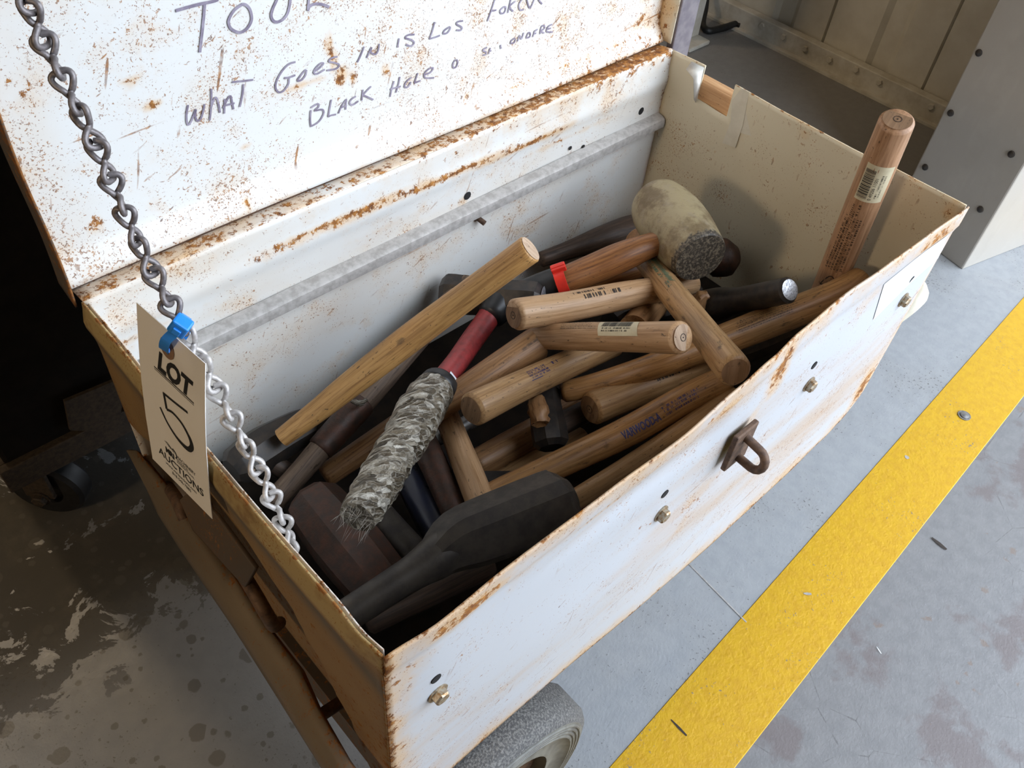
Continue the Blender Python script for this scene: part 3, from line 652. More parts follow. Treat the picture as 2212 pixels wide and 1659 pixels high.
# duct tape scraps by the notch
def patch(name, pts, mat, off=.0015):
    q = [at(px, py, x=.996) + Vector((-off, 0, 0)) for px, py in pts]; o = mesh(name, q, [tuple(range(len(q)))], mat, tb); return solid(o, .0006, 0)
patch('tape_strip', [(1604, 190), (1620, 198), (1606, 270), (1590, 318), (1562, 308), (1580, 262), (1583, 215)], 'tape_pale')
patch('tape_strip', [(1622, 200), (1655, 218), (1645, 300), (1600, 286), (1608, 240)], 'tape_pale', .0008)
q = [at(1494, 133, x=.998), at(1521, 146, x=.998), at(1503, 222, x=.999), at(1499, 215, x=.985), at(1498, 170, x=.975), at(1482, 150, x=.985)]
o = mesh('tape_flap', q, [(0, 5, 4), (0, 4, 1), (1, 4, 3), (1, 3, 2)], 'tape_silver', tb, True); solid(o, .0006, 0)
# wooden batten showing through the notch
V, F = box((.803, .315, .672), (.823, .385, .724)); bt = mesh('wooden_batten', V, F, 'wood_fresh', tb, attrs={'gc': [(a, c, b) for a, b, c in V]}); bevel(bt, .006, 3)
# right end lift handle: bent white tube
P = catmull([M(1.0, .10, -.245), M(1.02, .06, -.245), M(1.035, .03, -.235), M(1.062, .022, -.225), M(1.072, .05, -.225), M(1.07, .30, -.225), M(1.06, .36, -.235), M(1.0, .36, -.245)], 5)
P = catmull([M(1.0, .035, -.30), M(1.022, .03, -.265), M(1.052, .015, -.222), M(1.078, .02, -.215), M(1.085, .06, -.218), M(1.085, .33, -.218), M(1.06, .38, -.24), M(1.0, .38, -.28)], 5)
tube('lift_handle', P, .0135, 'tape_pale', tb, 14)
# left end: rusty handle plate, drop rod and guard strip
q = [at(392, 1078, x=-.012), at(412, 1060, x=-.006), at(470, 1110, x=-.002), at(556, 1226, x=-.004), at(533, 1268, x=-.016), at(420, 1145, x=-.022)]
o = mesh('handle_plate', q, [(0, 5, 4, 3, 2, 1)], 'rusty_plate', tb, True, {'rust': [.3] * 6}); solid(o, .005, 0); bevel(o, .0015)
P = catmull([at(525, 1240, x=-.010), at(552, 1285, x=-.013), at(578, 1330, x=-.014), at(592, 1352, x=-.006), at(604, 1345, x=.012)], 5)
tube('drop_rod', P, .0062, 'rust_iron', tb, 12)
P = catmull([at(400, 1120, x=-.016), at(385, 1085, x=-.012), at(370, 1060, x=.0), at(362, 1050, x=.02)], 5); tube('drop_rod', P, .0062, 'rust_iron', tb, 12)
out_e = [(285, 972), (318, 1050), (345, 1110), (388, 1178), (430, 1240), (505, 1350), (552, 1424), (600, 1500), (650, 1580), (700, 1659), (750, 1740)]
in_e = [(297, 974), (350, 1040), (400, 1102), (442, 1160), (485, 1222), (572, 1350), (610, 1400), (645, 1445), (682, 1530), (745, 1640), (800, 1720)]
V = []; A = []
for i, (a, b) in enumerate(zip(out_e, in_e)):
    pa = at(*a, z=-.335); pb = at(*b, z=-.275); m = pa.lerp(pb, .5) + Vector((-.006, 0, .006)); V += [pa, pa.lerp(m, .6) + Vector((-.001, 0, 0)), m, m.lerp(pb, .55), pb, pb + Vector((.003, 0, -.012))]; A += [.25, .15, .18, .3, .5, .6]
F = [(6 * i + j, 6 * i + j + 1, 6 * i + j + 7, 6 * i + j + 6) for i in range(len(out_e) - 1) for j in range(5)]
o = mesh('guard_strip', V, F, 'guard_metal', tb, True, {'rust': A}); solid(o, .004, 0)
for k in (2, 8):       # brackets that carry the strip
    c = V[6 * k + 2]; tube('strip_bracket', [c + Vector((.004, 0, -.012)), Vector((.05, c.y, c.z - .03))], .006, 'rust_iron', tb)

# lid, standing open, with its writing
LY = DEP + .042
def f_lid(x, v):
    z = .002 + .528 * v; return x, LY - .018 * sstep(.035, 0, z) + .002 * math.sin(x * 7 + z * 9), z
def lp(px, py): q = onplane(px, py, 1, LY); return q.x, q.z
lb = []
for px, py, rx_, rz_, a in ((708, 95, .008, .03, .55), (718, 130, .009, .025, .6), (735, 165, .014, .02, .62), (760, 170, .01, .016, .6), (655, 178, .05, .006, .48), (330, 228, .014, .008, .62), (280, 178, .016, .008, .5), (205, 485, .016, .016, .52), (522, 432, .006, .008, .7), (1005, 205, .008, .008, .5), (830, 150, .012, .014, .5), (60, 190, .05, .05, .36), (1380, 60, .05, .08, .42), (300, 130, .006, .05, .28), (530, 318, .014, .005, .45)):
    x, z = lp(px, py); lb.append((x, z, rx_, rz_, a))
def r_lid(x, v):
    z = .002 + .528 * v
    return max(.55 * math.exp(-(x + .005) / .016), .34 * math.exp(-(x + .005) / .06), .55 * math.exp(-(1.005 - x) / .03), .62 * math.exp(-z / .010) * (.72 + .28 * sstep(.3, .9, x)), .44 * math.exp(-((z - .022) / .012) ** 2) * sstep(.35, .75, x) * sstep(1.0, .9, x), .22 + .10 * sstep(.3, .8, x), 1.15 * blob(lb, x, z), .5 * math.exp(-(.53 - z) / .02))
lid = grid('lid', lin(-.005, 1.005, 150), lin(0, 1, 80), f_lid, r_lid, 'paint_lid', tb)
grid('lid_flange', lin(0, 1, 50), lin(0, 1, 4), lambda u, v: (-.006 + .0015 * math.sin(u * 14), LY + .002 - .034 * v, .53 * u - .012 * v * (1 - u)), lambda u, v: .25 + .35 * v, 'lid_edge', lid)
grid('lid_flange', lin(0, 1, 50), lin(0, 1, 4), lambda u, v: (1.006, LY + .002 - .034 * v, .004 + .53 * u), lambda u, v: .3 + .2 * (1 - v), 'paint_warm_lit', lid)
grid('lid_flange', lin(0, 1, 50), lin(0, 1, 4), lambda u, v: (-.005 + 1.01 * u, LY + .002 - .034 * v, .53), lambda u, v: .3, 'paint_white', lid)
bevel(mesh('edge_bar', *box(tuple(M(1.008, LY - .036, -.06)), tuple(M(1.058, LY - .022, .53))), 'lid_bar', lid), .002)

Z7 = [[(30,100),(240,40),(420,0),(470,-20)],[(330,30),(318,200),(285,535)],[(720,30),(640,90),(590,170),(580,230),(610,290),(690,325),(760,295),(805,230),(818,170),(800,90),(760,40),(720,30)],
 [(1215,-60),(1180,-130),(1110,-90),(1070,0),(1035,80),(1020,150),(1040,200),(1080,215),(1140,190),(1190,120),(1215,0),(1215,-60)],[(1420,-190),(1412,-60),(1400,90),(1420,50),(1480,25),(1560,35),(1620,60)],
 [(170,1085),(155,1180),(160,1270),(180,1290),(210,1240),(250,1130),(245,1200),(265,1250),(300,1230),(325,1160),(340,1075)],[(408,915),(410,1080),(395,1245)],[(405,1120),(440,1020),(465,1015),(485,1080),(500,1165)],
 [(548,1020),(547,1100),(545,1175)],[(530,1120),(600,990),(625,1060),(640,1130)],[(550,1090),(650,1065)],[(620,845),(720,835),(840,820)],[(740,865),(730,980),(705,1105)],
 [(1275,632),(1200,660),(1130,740),(1080,840),(1075,910),(1110,950),(1160,930),(1205,860),(1210,800)],[(1160,800),(1210,795),(1275,770)],[(1385,710),(1340,760),(1300,825),(1340,820),(1380,770),(1390,715)],
 [(1475,730),(1530,690),(1565,650),(1540,645),(1490,690),(1465,740),(1500,755),(1580,710)],[(1710,575),(1650,590),(1620,625),(1680,640),(1725,660),(1700,700),(1600,720)],[(1985,470),(1950,560),(1915,635)],[(2010,590),(2060,480),(2055,530),(2100,550),(2130,510),(2140,440)],
 [(1440,1135),(1435,1240),(1445,1310)],[(1440,1110),(1510,1070),(1520,1100),(1480,1140),(1560,1130),(1570,1180),(1520,1260),(1445,1305)],[(1650,1025),(1620,1205)],[(1620,1205),(1650,1190),(1700,1180)],[(1725,1170),(1760,1090),(1805,1020)],[(1805,1020),(1800,1130)],[(1750,1110),(1810,1085)],[(1905,990),(1860,1020),(1840,1060),(1870,1080),(1930,1040)],[(1975,920),(1965,1035)],[(2060,885),(1975,975)],[(1975,975),(2085,1025)]]
Z8 = [[(375,385),(365,440),(360,480)],[(535,345),(470,350),(440,380),(500,400),(530,430),(500,465),(445,450)],[(745,215),(720,310),(690,390)],[(690,390),(750,375),(800,355)],[(905,265),(850,300),(835,335),(875,330),(905,290),(905,265)],[(1040,205),(985,215),(975,240),(1025,270),(1020,300),(970,300)],
 [(1390,-60),(1350,60),(1295,210)],[(1335,105),(1390,95)],[(1385,-60),(1440,-80)],[(1470,60),(1430,100),(1440,130),(1475,120),(1490,70),(1470,60)],[(1550,-40),(1535,20),(1510,125)],[(1590,5),(1530,60),(1565,110)],[(1690,-40),(1650,0),(1625,50),(1640,95),(1680,90)],[(1700,-60),(1740,75),(1800,-40)],[(1820,-40),(1840,0),(1870,35)],
 [(325,830),(305,900),(285,995)],[(385,785),(370,870),(345,950)],[(285,915),(395,885)],[(505,790),(450,840),(435,890),(470,890),(495,840),(490,870)],[(570,745),(535,850)],[(535,850),(600,825)],[(640,765),(700,740),(730,695),(690,700),(640,750),(650,795),(740,795)],
 [(960,605),(935,650),(940,690),(970,680),(985,630),(970,605)],[(1290,480),(1245,510),(1280,530),(1275,555),(1245,560)],[(1305,550),(1325,485)],[(1310,520),(1335,515)],[(1430,455),(1435,495)],[(1585,385),(1545,410),(1540,440),(1575,430),(1590,395)],[(1610,420),(1630,360),(1650,395),(1675,330)],[(1700,380),(1725,330),(1745,345),(1735,375),(1700,385)],
 [(1790,310),(1770,375)],[(1780,325),(1820,295)],[(1775,345),(1805,335)],[(1845,345),(1860,270),(1890,260),(1890,290),(1855,315),(1890,335)],[(1975,245),(1930,270),(1915,320),(1980,325)],[(1925,295),(1960,285)]]
words = [(370, Z7, 0, 5), (370, Z7, 5, 13), (370, Z7, 13, 18), (370, Z7, 18, 20), (370, Z7, 20, 31), (780, Z8, 0, 2), (780, Z8, 2, 6), (780, Z8, 6, 15), (780, Z8, 15, 22), (780, Z8, 22, 23), (780, Z8, 23, 27), (780, Z8, 27, 36)]
for wi, (ox, Z, a0, a1) in enumerate(words):
    ink = Ink()
    for st in Z[a0:a1]: ink.stroke([lp(ox + a / 4.809, b / 4.809) for a, b in st], .0016 if wi == 0 else .00115)
    hw = ink.make('handwritten_word', lambda u, v: M(u, f_lid(u, max(0, (v - .002) / .528))[1] - .0022, v), 'marker', lid)
    hw['label'] = 'dark marker handwriting'

# ------------------------------------------------------------------ lid chain of figure-eight wire links
CX = .02
cp = [M(.012, LY - .004, .50)] + [at(px, py, x=CX) for px, py in ((55, 0), (78, 56), (121, 141), (159, 222), (199, 293), (300, 530), (385, 690), (440, 790), (560, 1020), (625, 1160))] + [M(.012, .165, -.09)]
path = catmull(cp, 12); acc = [0]
for a, b in zip(path, path[1:]): acc.append(acc[-1] + (b - a).length)
def along(s):
    s = min(max(s, 0), acc[-1])
    for i in range(len(acc) - 1):
        if s <= acc[i + 1]: return path[i].lerp(path[i + 1], (s - acc[i]) / max(1e-9, acc[i + 1] - acc[i]))
    return path[-1]
WR = .0021
pitch0 = (at(121, 141, x=CX) - at(159, 222, x=CX)).length
nl = round(acc[-1] / pitch0); pitch = acc[-1] / nl
chain = thing('lid_chain', 'galvanised figure-eight link chain running from the lid to the left wall', 'chain', tuple(along(acc[-1])))
aa = pitch / 2 + WR * .95; bb = pitch * .30
V = []; F = []; ns = 44; nr = 8; C3 = []
for i in range(ns):
    t = 2 * math.pi * i / ns; lat = bb * math.copysign(abs(math.sin(2 * t)) ** .85, math.sin(2 * t)); x = aa * math.cos(t)
    zc = .9 * WR * math.sin(t) * math.exp(-(x / (aa * .35)) ** 2)     # strands pass one over the other
    C3.append(Vector((lat + 0, zc, x)) if x > 0 else Vector((zc, lat, x)))
for i in range(ns):
    t = (C3[(i + 1) % ns] - C3[i - 1]).normalized()
    N_ = Vector((.577, .577, .577)) if i == 0 else N_
    N_ = (N_ - t * N_.dot(t)).normalized(); Bn = t.cross(N_)
    V += [C3[i] + (N_ * math.cos(2 * math.pi * j / nr) + Bn * math.sin(2 * math.pi * j / nr)) * WR for j in range(nr)]
F = [(i * nr + j, i * nr + (j + 1) % nr, ((i + 1) % ns) * nr + (j + 1) % nr, ((i + 1) % ns) * nr + j) for i in range(ns) for j in range(nr)]
link0 = None
for k in range(nl):
    a = along(k * pitch); b = along((k + 1) * pitch); c = (a + b) / 2; T = (a - b).normalized()
    e = cl - c; e = (e - T * e.dot(T)).normalized(); w_ = T.cross(e); an = math.radians(62 + 22 * math.sin(k * 1.7))
    X_ = e * math.cos(an) + w_ * math.sin(an); Y_ = T.cross(X_)
    mw = Matrix(((X_.x, Y_.x, T.x, c.x), (X_.y, Y_.y, T.y, c.y), (X_.z, Y_.z, T.z, c.z), (0, 0, 0, 1)))
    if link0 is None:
        link0 = mesh('link', V, F, 'chain_dark', chain, True); o = link0
        pale = link0.data.copy(); pale.materials.clear(); pale.materials.append(MAT['chain_pale'])
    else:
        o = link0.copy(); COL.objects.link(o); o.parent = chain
        if c.z < RIM + .11 * S: o.data = pale  # links below this height take the paler colour
    o.matrix_parent_inverse = Matrix.Translation(-Vector(chain.location)); o.matrix_basis = mw

# ------------------------------------------------------------------ lot tag and its cable tie
TL, TR, BR, BL = M(.0055, .362, .12), M(.014, .257, .121), M(-.021, .2525, -.076), M(-.0295, .357, -.077)
uu = (TR - TL); vv = (TL - BL); TW, TH = uu.length, vv.length; U_ = uu.normalized(); V_ = (vv - U_ * vv.dot(U_)).normalized(); NRM = U_.cross(V_)
def tg(u, v, off=0.0): return BL + U_ * u + V_ * v + NRM * off + NRM * (.0025 * math.sin(v / TH * 3.1) )
tag_o = thing('lot_tag', 'white cardboard auction lot tag numbered 5 hanging from the chain', 'tag', tuple(BL))
hc = (TW * .46, TH * .90); hr = TW * .045
def card():
    V = []; F = []; n = 32; per = []
    for k in range(n):
        a = 2 * math.pi * k / n; dx, dy = math.cos(a), math.sin(a)
        ts = []
        if dx > 1e-9: ts.append((TW - hc[0]) / dx)
        if dx < -1e-9: ts.append(-hc[0] / dx)
        if dy > 1e-9: ts.append((TH - hc[1]) / dy)
        if dy < -1e-9: ts.append(-hc[1] / dy)
        per.append((hc[0] + dx * min(ts), hc[1] + dy * min(ts)))
    # corners snapped
    for cx_, cy_ in ((0, 0), (TW, 0), (TW, TH), (0, TH)):
        j = min(range(n), key=lambda i: (per[i][0] - cx_) ** 2 + (per[i][1] - cy_) ** 2); per[j] = (cx_, cy_)
    for off in (.0003, -.0003):
        for f in (0, .25, .5, .75, 1.0):
            for k in range(n):
                a = 2 * math.pi * k / n; ix, iy = hc[0] + hr * math.cos(a), hc[1] + hr * math.sin(a)
                V.append(tg(ix + (per[k][0] - ix) * f, iy + (per[k][1] - iy) * f, off))
    def ring(b, r, flip):
        for k in range(n):
            q = (b + r * n + k, b + r * n + (k + 1) % n, b + (r + 1) * n + (k + 1) % n, b + (r + 1) * n + k); F.append(q[::-1] if flip else q)
    for r in range(4): ring(0, r, True); ring(5 * n, r, False)
    for k in range(n):
        F.append((4 * n + k, 4 * n + (k + 1) % n, 9 * n + (k + 1) % n, 9 * n + k)); F.append((k, 5 * n + k, 5 * n + (k + 1) % n, (k + 1) % n))
    return mesh('card', V, F, 'tag_paper', tag_o, True, None, 30)
card()
V = []; n = 28
for rr in (hr, TW * .105):
    for k in range(n): a = 2 * math.pi * k / n; V.append(tg(hc[0] + rr * math.cos(a), hc[1] + rr * math.sin(a), .0007))
mesh('hole_patch', V, [(k, n + k, n + (k + 1) % n, (k + 1) % n) for k in range(n)], 'tag_patch', tag_o)
ink = Ink()
ink.text('LOT', TH * .15, TW * .54, TH * .732, shear=0.2, bold=.0010, align='CENTER', sx=.92)
ink.rect(TW * .24, TH * .716, TW * .84, TH * .722); ink.rect(TW * .24, TH * .706, TW * .84, TH * .709)
ink.make('printed_lot', lambda u, v: tg(u, v, .0005), 'ink_black', tag_o)
ink = Ink()
ink.stroke([(TW * .74, TH * .625), (TW * .55, TH * .612), (TW * .36, TH * .602)], .0011)
ink.stroke([(TW * .37, TH * .607), (TW * .385, TH * .565), (TW * .40, TH * .515)], .0013)
ink.stroke([(TW * .40, TH * .513), (TW * .50, TH * .53), (TW * .64, TH * .515), (TW * .75, TH * .465), (TW * .77, TH * .415), (TW * .70, TH * .375), (TW * .55, TH * .378), (TW * .40, TH * .42), (TW * .29, TH * .485)], .0011, lambda t: 1 + 1.3 * math.exp(-((t - .55) / .2) ** 2))
ink.make('marker_number', lambda u, v: tg(u, v, .0005), 'ink_black', tag_o)
ink = Ink()
ink.text('AUCTIONS', TH * .072, TW * .53, TH * .118, align='CENTER', bold=.0001, sx=1.08)
ink.text('MRI', TH * .052, TW * .30, TH * .188, bold=.0004, sx=.9)
ink.text('MACHINERY', TH * .032, TW * .485, TH * .222, sx=.9); ink.text('RESOURCES', TH * .020, TW * .485, TH * .203, sx=.9); ink.text('INTERNATIONAL', TH * .020, TW * .485, TH * .186, sx=.95)
ink.text('www.mriauctions.com', TH * .030, TW * .52, TH * .083, align='CENTER', sx=.98); ink.text('818-546-7885', TH * .030, TW * .52, TH * .048, align='CENTER', sx=.98)
for k in range(5): ink.stroke([(TW * (.30 + .02 * k), TH * (.262 - .004 * k)), (TW * (.35 + .02 * k), TH * (.268 - .004 * k)), (TW * (.38 + .02 * k), TH * (.252 - .004 * k))], .00022)
ink.stroke([(TW * .43, TH * .262), (TW * .475, TH * .25), (TW * .49, TH * .228), (TW * .47, TH * .21)], .0007)
ink.make('printed_logo', lambda u, v: tg(u, v, .0005), 'ink_black', tag_o)
# blue cable tie
tie = thing('cable_tie', 'bright blue plastic cable tie fixing the lot tag to the chain', 'cable tie', tuple(tg(hc[0], hc[1])))
hd = at(390, 704, x=.0135); hole = tg(hc[0], hc[1])
T = (hole + NRM * .004 - hd); T.normalize(); e = (cl - hd); e = (e - T * e.dot(T)).normalized(); B2 = T.cross(e)
bevel(obox('lock_head', hd, (T, B2, e), (.0068, .0062, .0050), 'blue_plastic', tie), .0014)
bevel(obox('pawl_slot', hd + e * .0052 + T * .001, (T, B2, e), (.0030, .0030, .0012), 'blue_plastic', tie), .0006)
cc = along(min(range(400), key=lambda i: (along(acc[-1] * i / 400) - hd).length) * acc[-1] / 400)
P = catmull([hd + T * .004 + e * .001, (hd + hole) / 2 + NRM * .006, hole + NRM * .0035 - T * .001, hole + T * .003, hole - NRM * .005, (hole + cc) / 2 - NRM * .008, cc - e * .006 - T * .002, cc - e * .002 - T * .007, hd - T * .005 - e * .001], 6)
V = []; n = len(P)
for i, p in enumerate(P):
    t = (P[min(i + 1, n - 1)] - P[max(i - 1, 0)]).normalized(); nn = t.cross(B2).normalized(); wv = nn.cross(t).normalized()
    V += [p + wv * .0036 + nn * .0006, p - wv * .0036 + nn * .0006, p - wv * .0036 - nn * .0006, p + wv * .0036 - nn * .0006]
F = [(4 * i + j, 4 * i + (j + 1) % 4, 4 * i + 4 + (j + 1) % 4, 4 * i + 4 + j) for i in range(n - 1) for j in range(4)]
mesh('strap', V, F, 'blue_plastic', tie)

# ------------------------------------------------------------------ hammers
def stations(st):
    P = [at(px, py, z=z) for px, py, z, h in st]; return P, [pxr(p, h) for p, (_, _, _, h) in zip(P, st)]
GRP = None
def endcap(parent, P, R_, end, mat, ring=True, inset=.0030, tilt=None):
    i, j = (0, 1) if end == 0 else (-1, -2)
    c = P[i]; T = (P[i] - P[j]).normalized(); r = R_[i] - inset
    V = [c + T * .0004]; Gc = [(0, 0, 0)]; F = []; n = 24; _, N, B = frame(T)
    for k in range(n): a = 2 * math.pi * k / n; V.append(c + T * .0004 + (N * math.cos(a) + B * math.sin(a)) * r); Gc.append((0, math.sin(a) * r, math.cos(a) * r * 1))
    F = [(0, k + 1, (k + 1) % n + 1) for k in range(n)]
    mesh('butt_face', V, F, mat, parent, False, {'gc': Gc})
    if ring:
        lathe('lathe_mark', c + T * .0006, T, [(0, r * .30), (.0002, r * .30), (.0002, r * .255)], 'ink_brown', parent, 24)
        lathe('centre_dimple', c + T * .0006, T, [(0, r * .055), (.0003, r * .05), (.0003, 0)], 'ink_brown', parent, 10)
def surf(P, R_):                 # mapping (u along, v around) on a handle seen from the camera side
    T = (P[-1] - P[0]).normalized(); Ls = (P[-1] - P[0]).length
    mid = (P[0] + P[-1]) / 2; e = cl - mid; e = (e - T * e.dot(T)).normalized(); w_ = e.cross(T)
    acc_ = [(p - P[0]).dot(T) for p in P]
    def fn(u, v, th=0.0, off=.0004):
        u = min(max(u, 0), Ls)
        for i in range(len(P) - 1):
            if u <= acc_[i + 1] or i == len(P) - 2:
                f = (u - acc_[i]) / (acc_[i + 1] - acc_[i]); c = P[i].lerp(P[i + 1], f); r = R_[i] + (R_[i + 1] - R_[i]) * f; break
        a = th + v / r; return c + (e * math.cos(a) + w_ * math.sin(a)) * (r + off)
    return fn, Ls
def dense(P, R_, k=5):
    Q = catmull([Vector((p.x, p.y, p.z, r)) for p, r in zip(P, R_)], k) if len(P) > 2 else [Vector((*P[0], R_[0])).lerp(Vector((*P[1], R_[1])), i / 8) for i in range(9)]
    return [Vector(q[:3]) for q in Q], [q[3] for q in Q]
def haft(st, mat, label, caps=('flat', 'flat'), ends=(None, None), name='hammer', cat='hammer', cham=.0035, ring=True, jitter=0.0, group='hammers piled in the toolbox'):
    P, R_ = stations(st); t = thing(name, label, cat, tuple(P[0]), group)
    sweep('handle', P, R_, mat, t, 24, True, caps[0], caps[1], cham)
    for k in (0, 1):
        if ends[k]: endcap(t, P, R_, k, ends[k], ring, cham * .9)
    return t, *dense(P, R_)
def head(parent, st, mat, n=8, cham=.005, name='head', rot=None, smooth=False, sharp=25, caps=('flat', 'flat'), oval=1.0, up=None):
    P, R_ = stations(st); return sweep(name, P, R_, mat, parent, n, True, caps[0], caps[1], cham, oval, up, 3, 0, math.pi / 8 if rot is None else rot, sharp), P, R_

# long pale handle across the top, cut end up
t, P, R_ = haft([(1146, 537, -.005, 32), (1090, 578, -.035, 31), (1000, 645, -.082, 31), (880, 735, -.143, 32), (760, 828, -.195, 29), (680, 892, -.228, 25), (608, 946, -.256, 21)], 'wood_honey', 'loose honey coloured wooden haft lying on top, sawn end raised towards the back wall', ('flat', 'round'), ('wood_end', None), cham=.0015, ring=False, name='wooden_haft', cat='haft', group=None)
# weathered grey handle below it with an iron sleeve
t, P, R_ = haft([(585, 1090, -.312, 25), (650, 1018, -.30, 25), (705, 955, -.288, 26), (800, 850, -.268, 27), (900, 735, -.244, 25), (965, 662, -.228, 24), (1018, 606, -.213, 22)], 'wood_grey', 'hammer with weathered grey haft and dark iron sleeve under the loose honey haft', ('flat', 'flat'), name='hammer', cat='hammer', group=None)
Q, Rq = stations([(690, 972, -.291, 30), (735, 922, -.281, 31), (785, 868, -.270, 31)]); sweep('iron_sleeve', Q, Rq, 'steel_rust', t, 20, True, 'flat', 'flat', .002)
Q, Rq = stations([(760, 866, -.240, 5), (776, 872, -.240, 7), (792, 864, -.241, 4)]); sweep('foil_scrap', Q, Rq, 'tape_wrap', t, 7, True, 'round', 'round', jitter=.35)
# sledge with red fibreglass shaft and taped grip
P, R_ = stations([(1072, 662, -.225, 30), (1052, 690, -.228, 25), (1020, 735, -.224, 25), (985, 785, -.217, 25), (948, 832, -.211, 27)])
t = thing('sledge_hammer', 'sledge hammer with red shaft and a grip wrapped in ragged silver tape', 'hammer', tuple(P[0]))
sweep('shaft', P, R_, 'red_fibre', t, 20, True, 'flat', 'flat', .002)
h, HP, HR = head(t, [(956, 634, -.238, 43), (985, 636, -.234, 46), (1065, 643, -.222, 42), (1135, 648, -.210, 44), (1174, 650, -.203, 42)], 'steel_black', cham=.006)
lathe('strike_face', HP[-1] + (HP[-1] - HP[0]).normalized() * .0006, HP[-1] - HP[0], [(0, HR[-1] * .78), (.0015, HR[-1] * .6), (.002, 0)], 'steel_bright', h, 20)
Q, Rq = stations([(1088, 640, -.218, 40), (1076, 662, -.222, 37), (1056, 688, -.227, 29)]); sweep('overstrike_guard', Q, Rq, 'black_rubber', t, 18, True, 'flat', 'flat', .003)
Q, Rq = stations([(955, 822, -.212, 38), (948, 832, -.210, 43), (938, 845, -.207, 43)]); sweep('grip_collar', Q, Rq, 'black_rubber', t, 22, True, 'flat', 'flat', .004)
Q, Rq = stations([(938, 842, -.206, 45), (905, 892, -.197, 51), (875, 950, -.190, 49), (850, 985, -.186, 47), (820, 1040, -.180, 49), (785, 1098, -.175, 45), (772, 1118, -.173, 42)])
Qd = catmull([Vector((p.x, p.y, p.z, r)) for p, r in zip(Q, Rq)], 9)
V = []; G = []; F = []; n = 56; s_ = 0; _, N_, B_ = frame((Q[-1] - Q[0]))
for i, q in enumerate(Qd):
    c = Vector(q[:3]); tt = (Vector(Qd[min(i + 1, len(Qd) - 1)][:3]) - Vector(Qd[max(i - 1, 0)][:3])).normalized(); N_ = (N_ - tt * N_.dot(tt)).normalized(); B_ = tt.cross(N_)
    s_ += 0 if i == 0 else (c - Vector(Qd[i - 1][:3])).length
    for j in range(n):
        a = 2 * math.pi * j / n
        wr_ = .022 * math.sin(s_ * 300 + 2 * a) + .016 * math.sin(s_ * 620 - 3 * a + 1) + .012 * math.sin(s_ * 190 + 5 * a) + .07 * ((s_ * 34 + a / 6.283) % 1.0 - .5)
        r = q[3] * (1 + wr_); V.append(c + (N_ * math.cos(a) + B_ * math.sin(a)) * r); G.append((math.cos(a) * r, math.sin(a) * r, s_))
m = len(Qd); F = [(i * n + j, i * n + (j + 1) % n, (i + 1) * n + (j + 1) % n, (i + 1) * n + j) for i in range(m - 1) for j in range(n)]
F += [tuple(range(n))[::-1], tuple(range((m - 1) * n, m * n))]
tw = mesh('taped_grip', V, F, 'tape_wrap', t, True, {'gc': G}, 70)
V = []; F = []
for k in range(30):           # frayed threads at the end of the tape
    a = 2 * math.pi * k / 30; c = Q[-1] + (N_ * math.cos(a) + B_ * math.sin(a)) * Rq[-1] * .85; d = (Q[-1] - Q[-2]).normalized() * random.uniform(.006, .02) + Vector((random.uniform(-.006, .006), random.uniform(-.006, .006), -random.uniform(0, .008)))
    b = len(V); w_ = Vector((.0003, 0, .0002)); V += [c - w_, c + w_, c + d * .6 + w_ + N_ * .001, c + d, c + d * .6 - w_]; F.append((b, b + 1, b + 2, b + 3, b + 4))
fr = mesh('frayed_threads', V, F, 'tape_silver', tw); fr['kind'] = 'stuff'

q = at(978, 826, z=-.206); ax_ = frame(cl - q)
bevel(obox('price_tag', q, (Vector((.85, .5, .1)).normalized(), Vector((-.3, .5, .8)).normalized(), Vector((.35, -.71, .58)).normalized()), (.008, .009, .0004), 'white_sticker', t), .0003)
# two butts facing each other in the middle
t, P, R_ = haft([(1109, 681, -.140, 35), (1130, 677, -.143, 35), (1230, 662, -.160, 33), (1340, 640, -.176, 31), (1430, 624, -.195, 27), (1500, 612, -.21, 24)], 'wood_pale', 'hammer with pale black-stamped handle, butt facing left below the red clip', ends=('wood_end_dark', None))
fn, L_ = surf(P, R_); ink = Ink(); ink.faint_lines(.075, .125, .0135, 1, .004, .0032); ink.faint_lines(.084, .142, .0055, 1, .005, .0055)
ink.make('ink_stamp', lambda u, v: fn(u, v), 'ink_brown', t)
t, P, R_ = haft([(1475, 729, -.06, 36), (1455, 729, -.069, 36), (1360, 728, -.110, 33), (1250, 727, -.155, 31), (1150, 728, -.197, 26)], 'wood_pale', 'hammer with pale handle and yellowed sticker, pinkish butt facing right', ends=('wood_end', None))
fn, L_ = surf(P[::-1], R_[::-1])
V = []; F = []
for i in range(9):
    for j in range(9): V.append(fn(L_ - .098 + .052 * i / 8 - .006 * (j / 8), .019 * (j / 8) + .001, 0, .0004))
F = [(9 * i + j, 9 * i + j + 9, 9 * i + j + 10, 9 * i + j + 1) for i in range(8) for j in range(8)]
sk = mesh('barcode_sticker', V, F, 'sticker', t, True); sk['label'] = 'yellowed barcode sticker'
ink = Ink()
x = L_ - .094
while x < L_ - .056: wd = random.choice((.0005, .0008, .0012)); ink.rect(x, .0115, x + wd, .019); x += wd + random.choice((.0005, .0008))
ink.faint_lines(L_ - .092, L_ - .055, .0085, 2, .003, .0016); ink.make('sticker_print', lambda u, v: fn(u - .003, v, 0, .0007), 'ink_black', sk)
ink = Ink(); ink.faint_lines(L_ - .155, L_ - .102, .0185, 5, .0024, .0011); ink.make('ink_stamp', lambda u, v: fn(u, v), 'ink_brown', t)

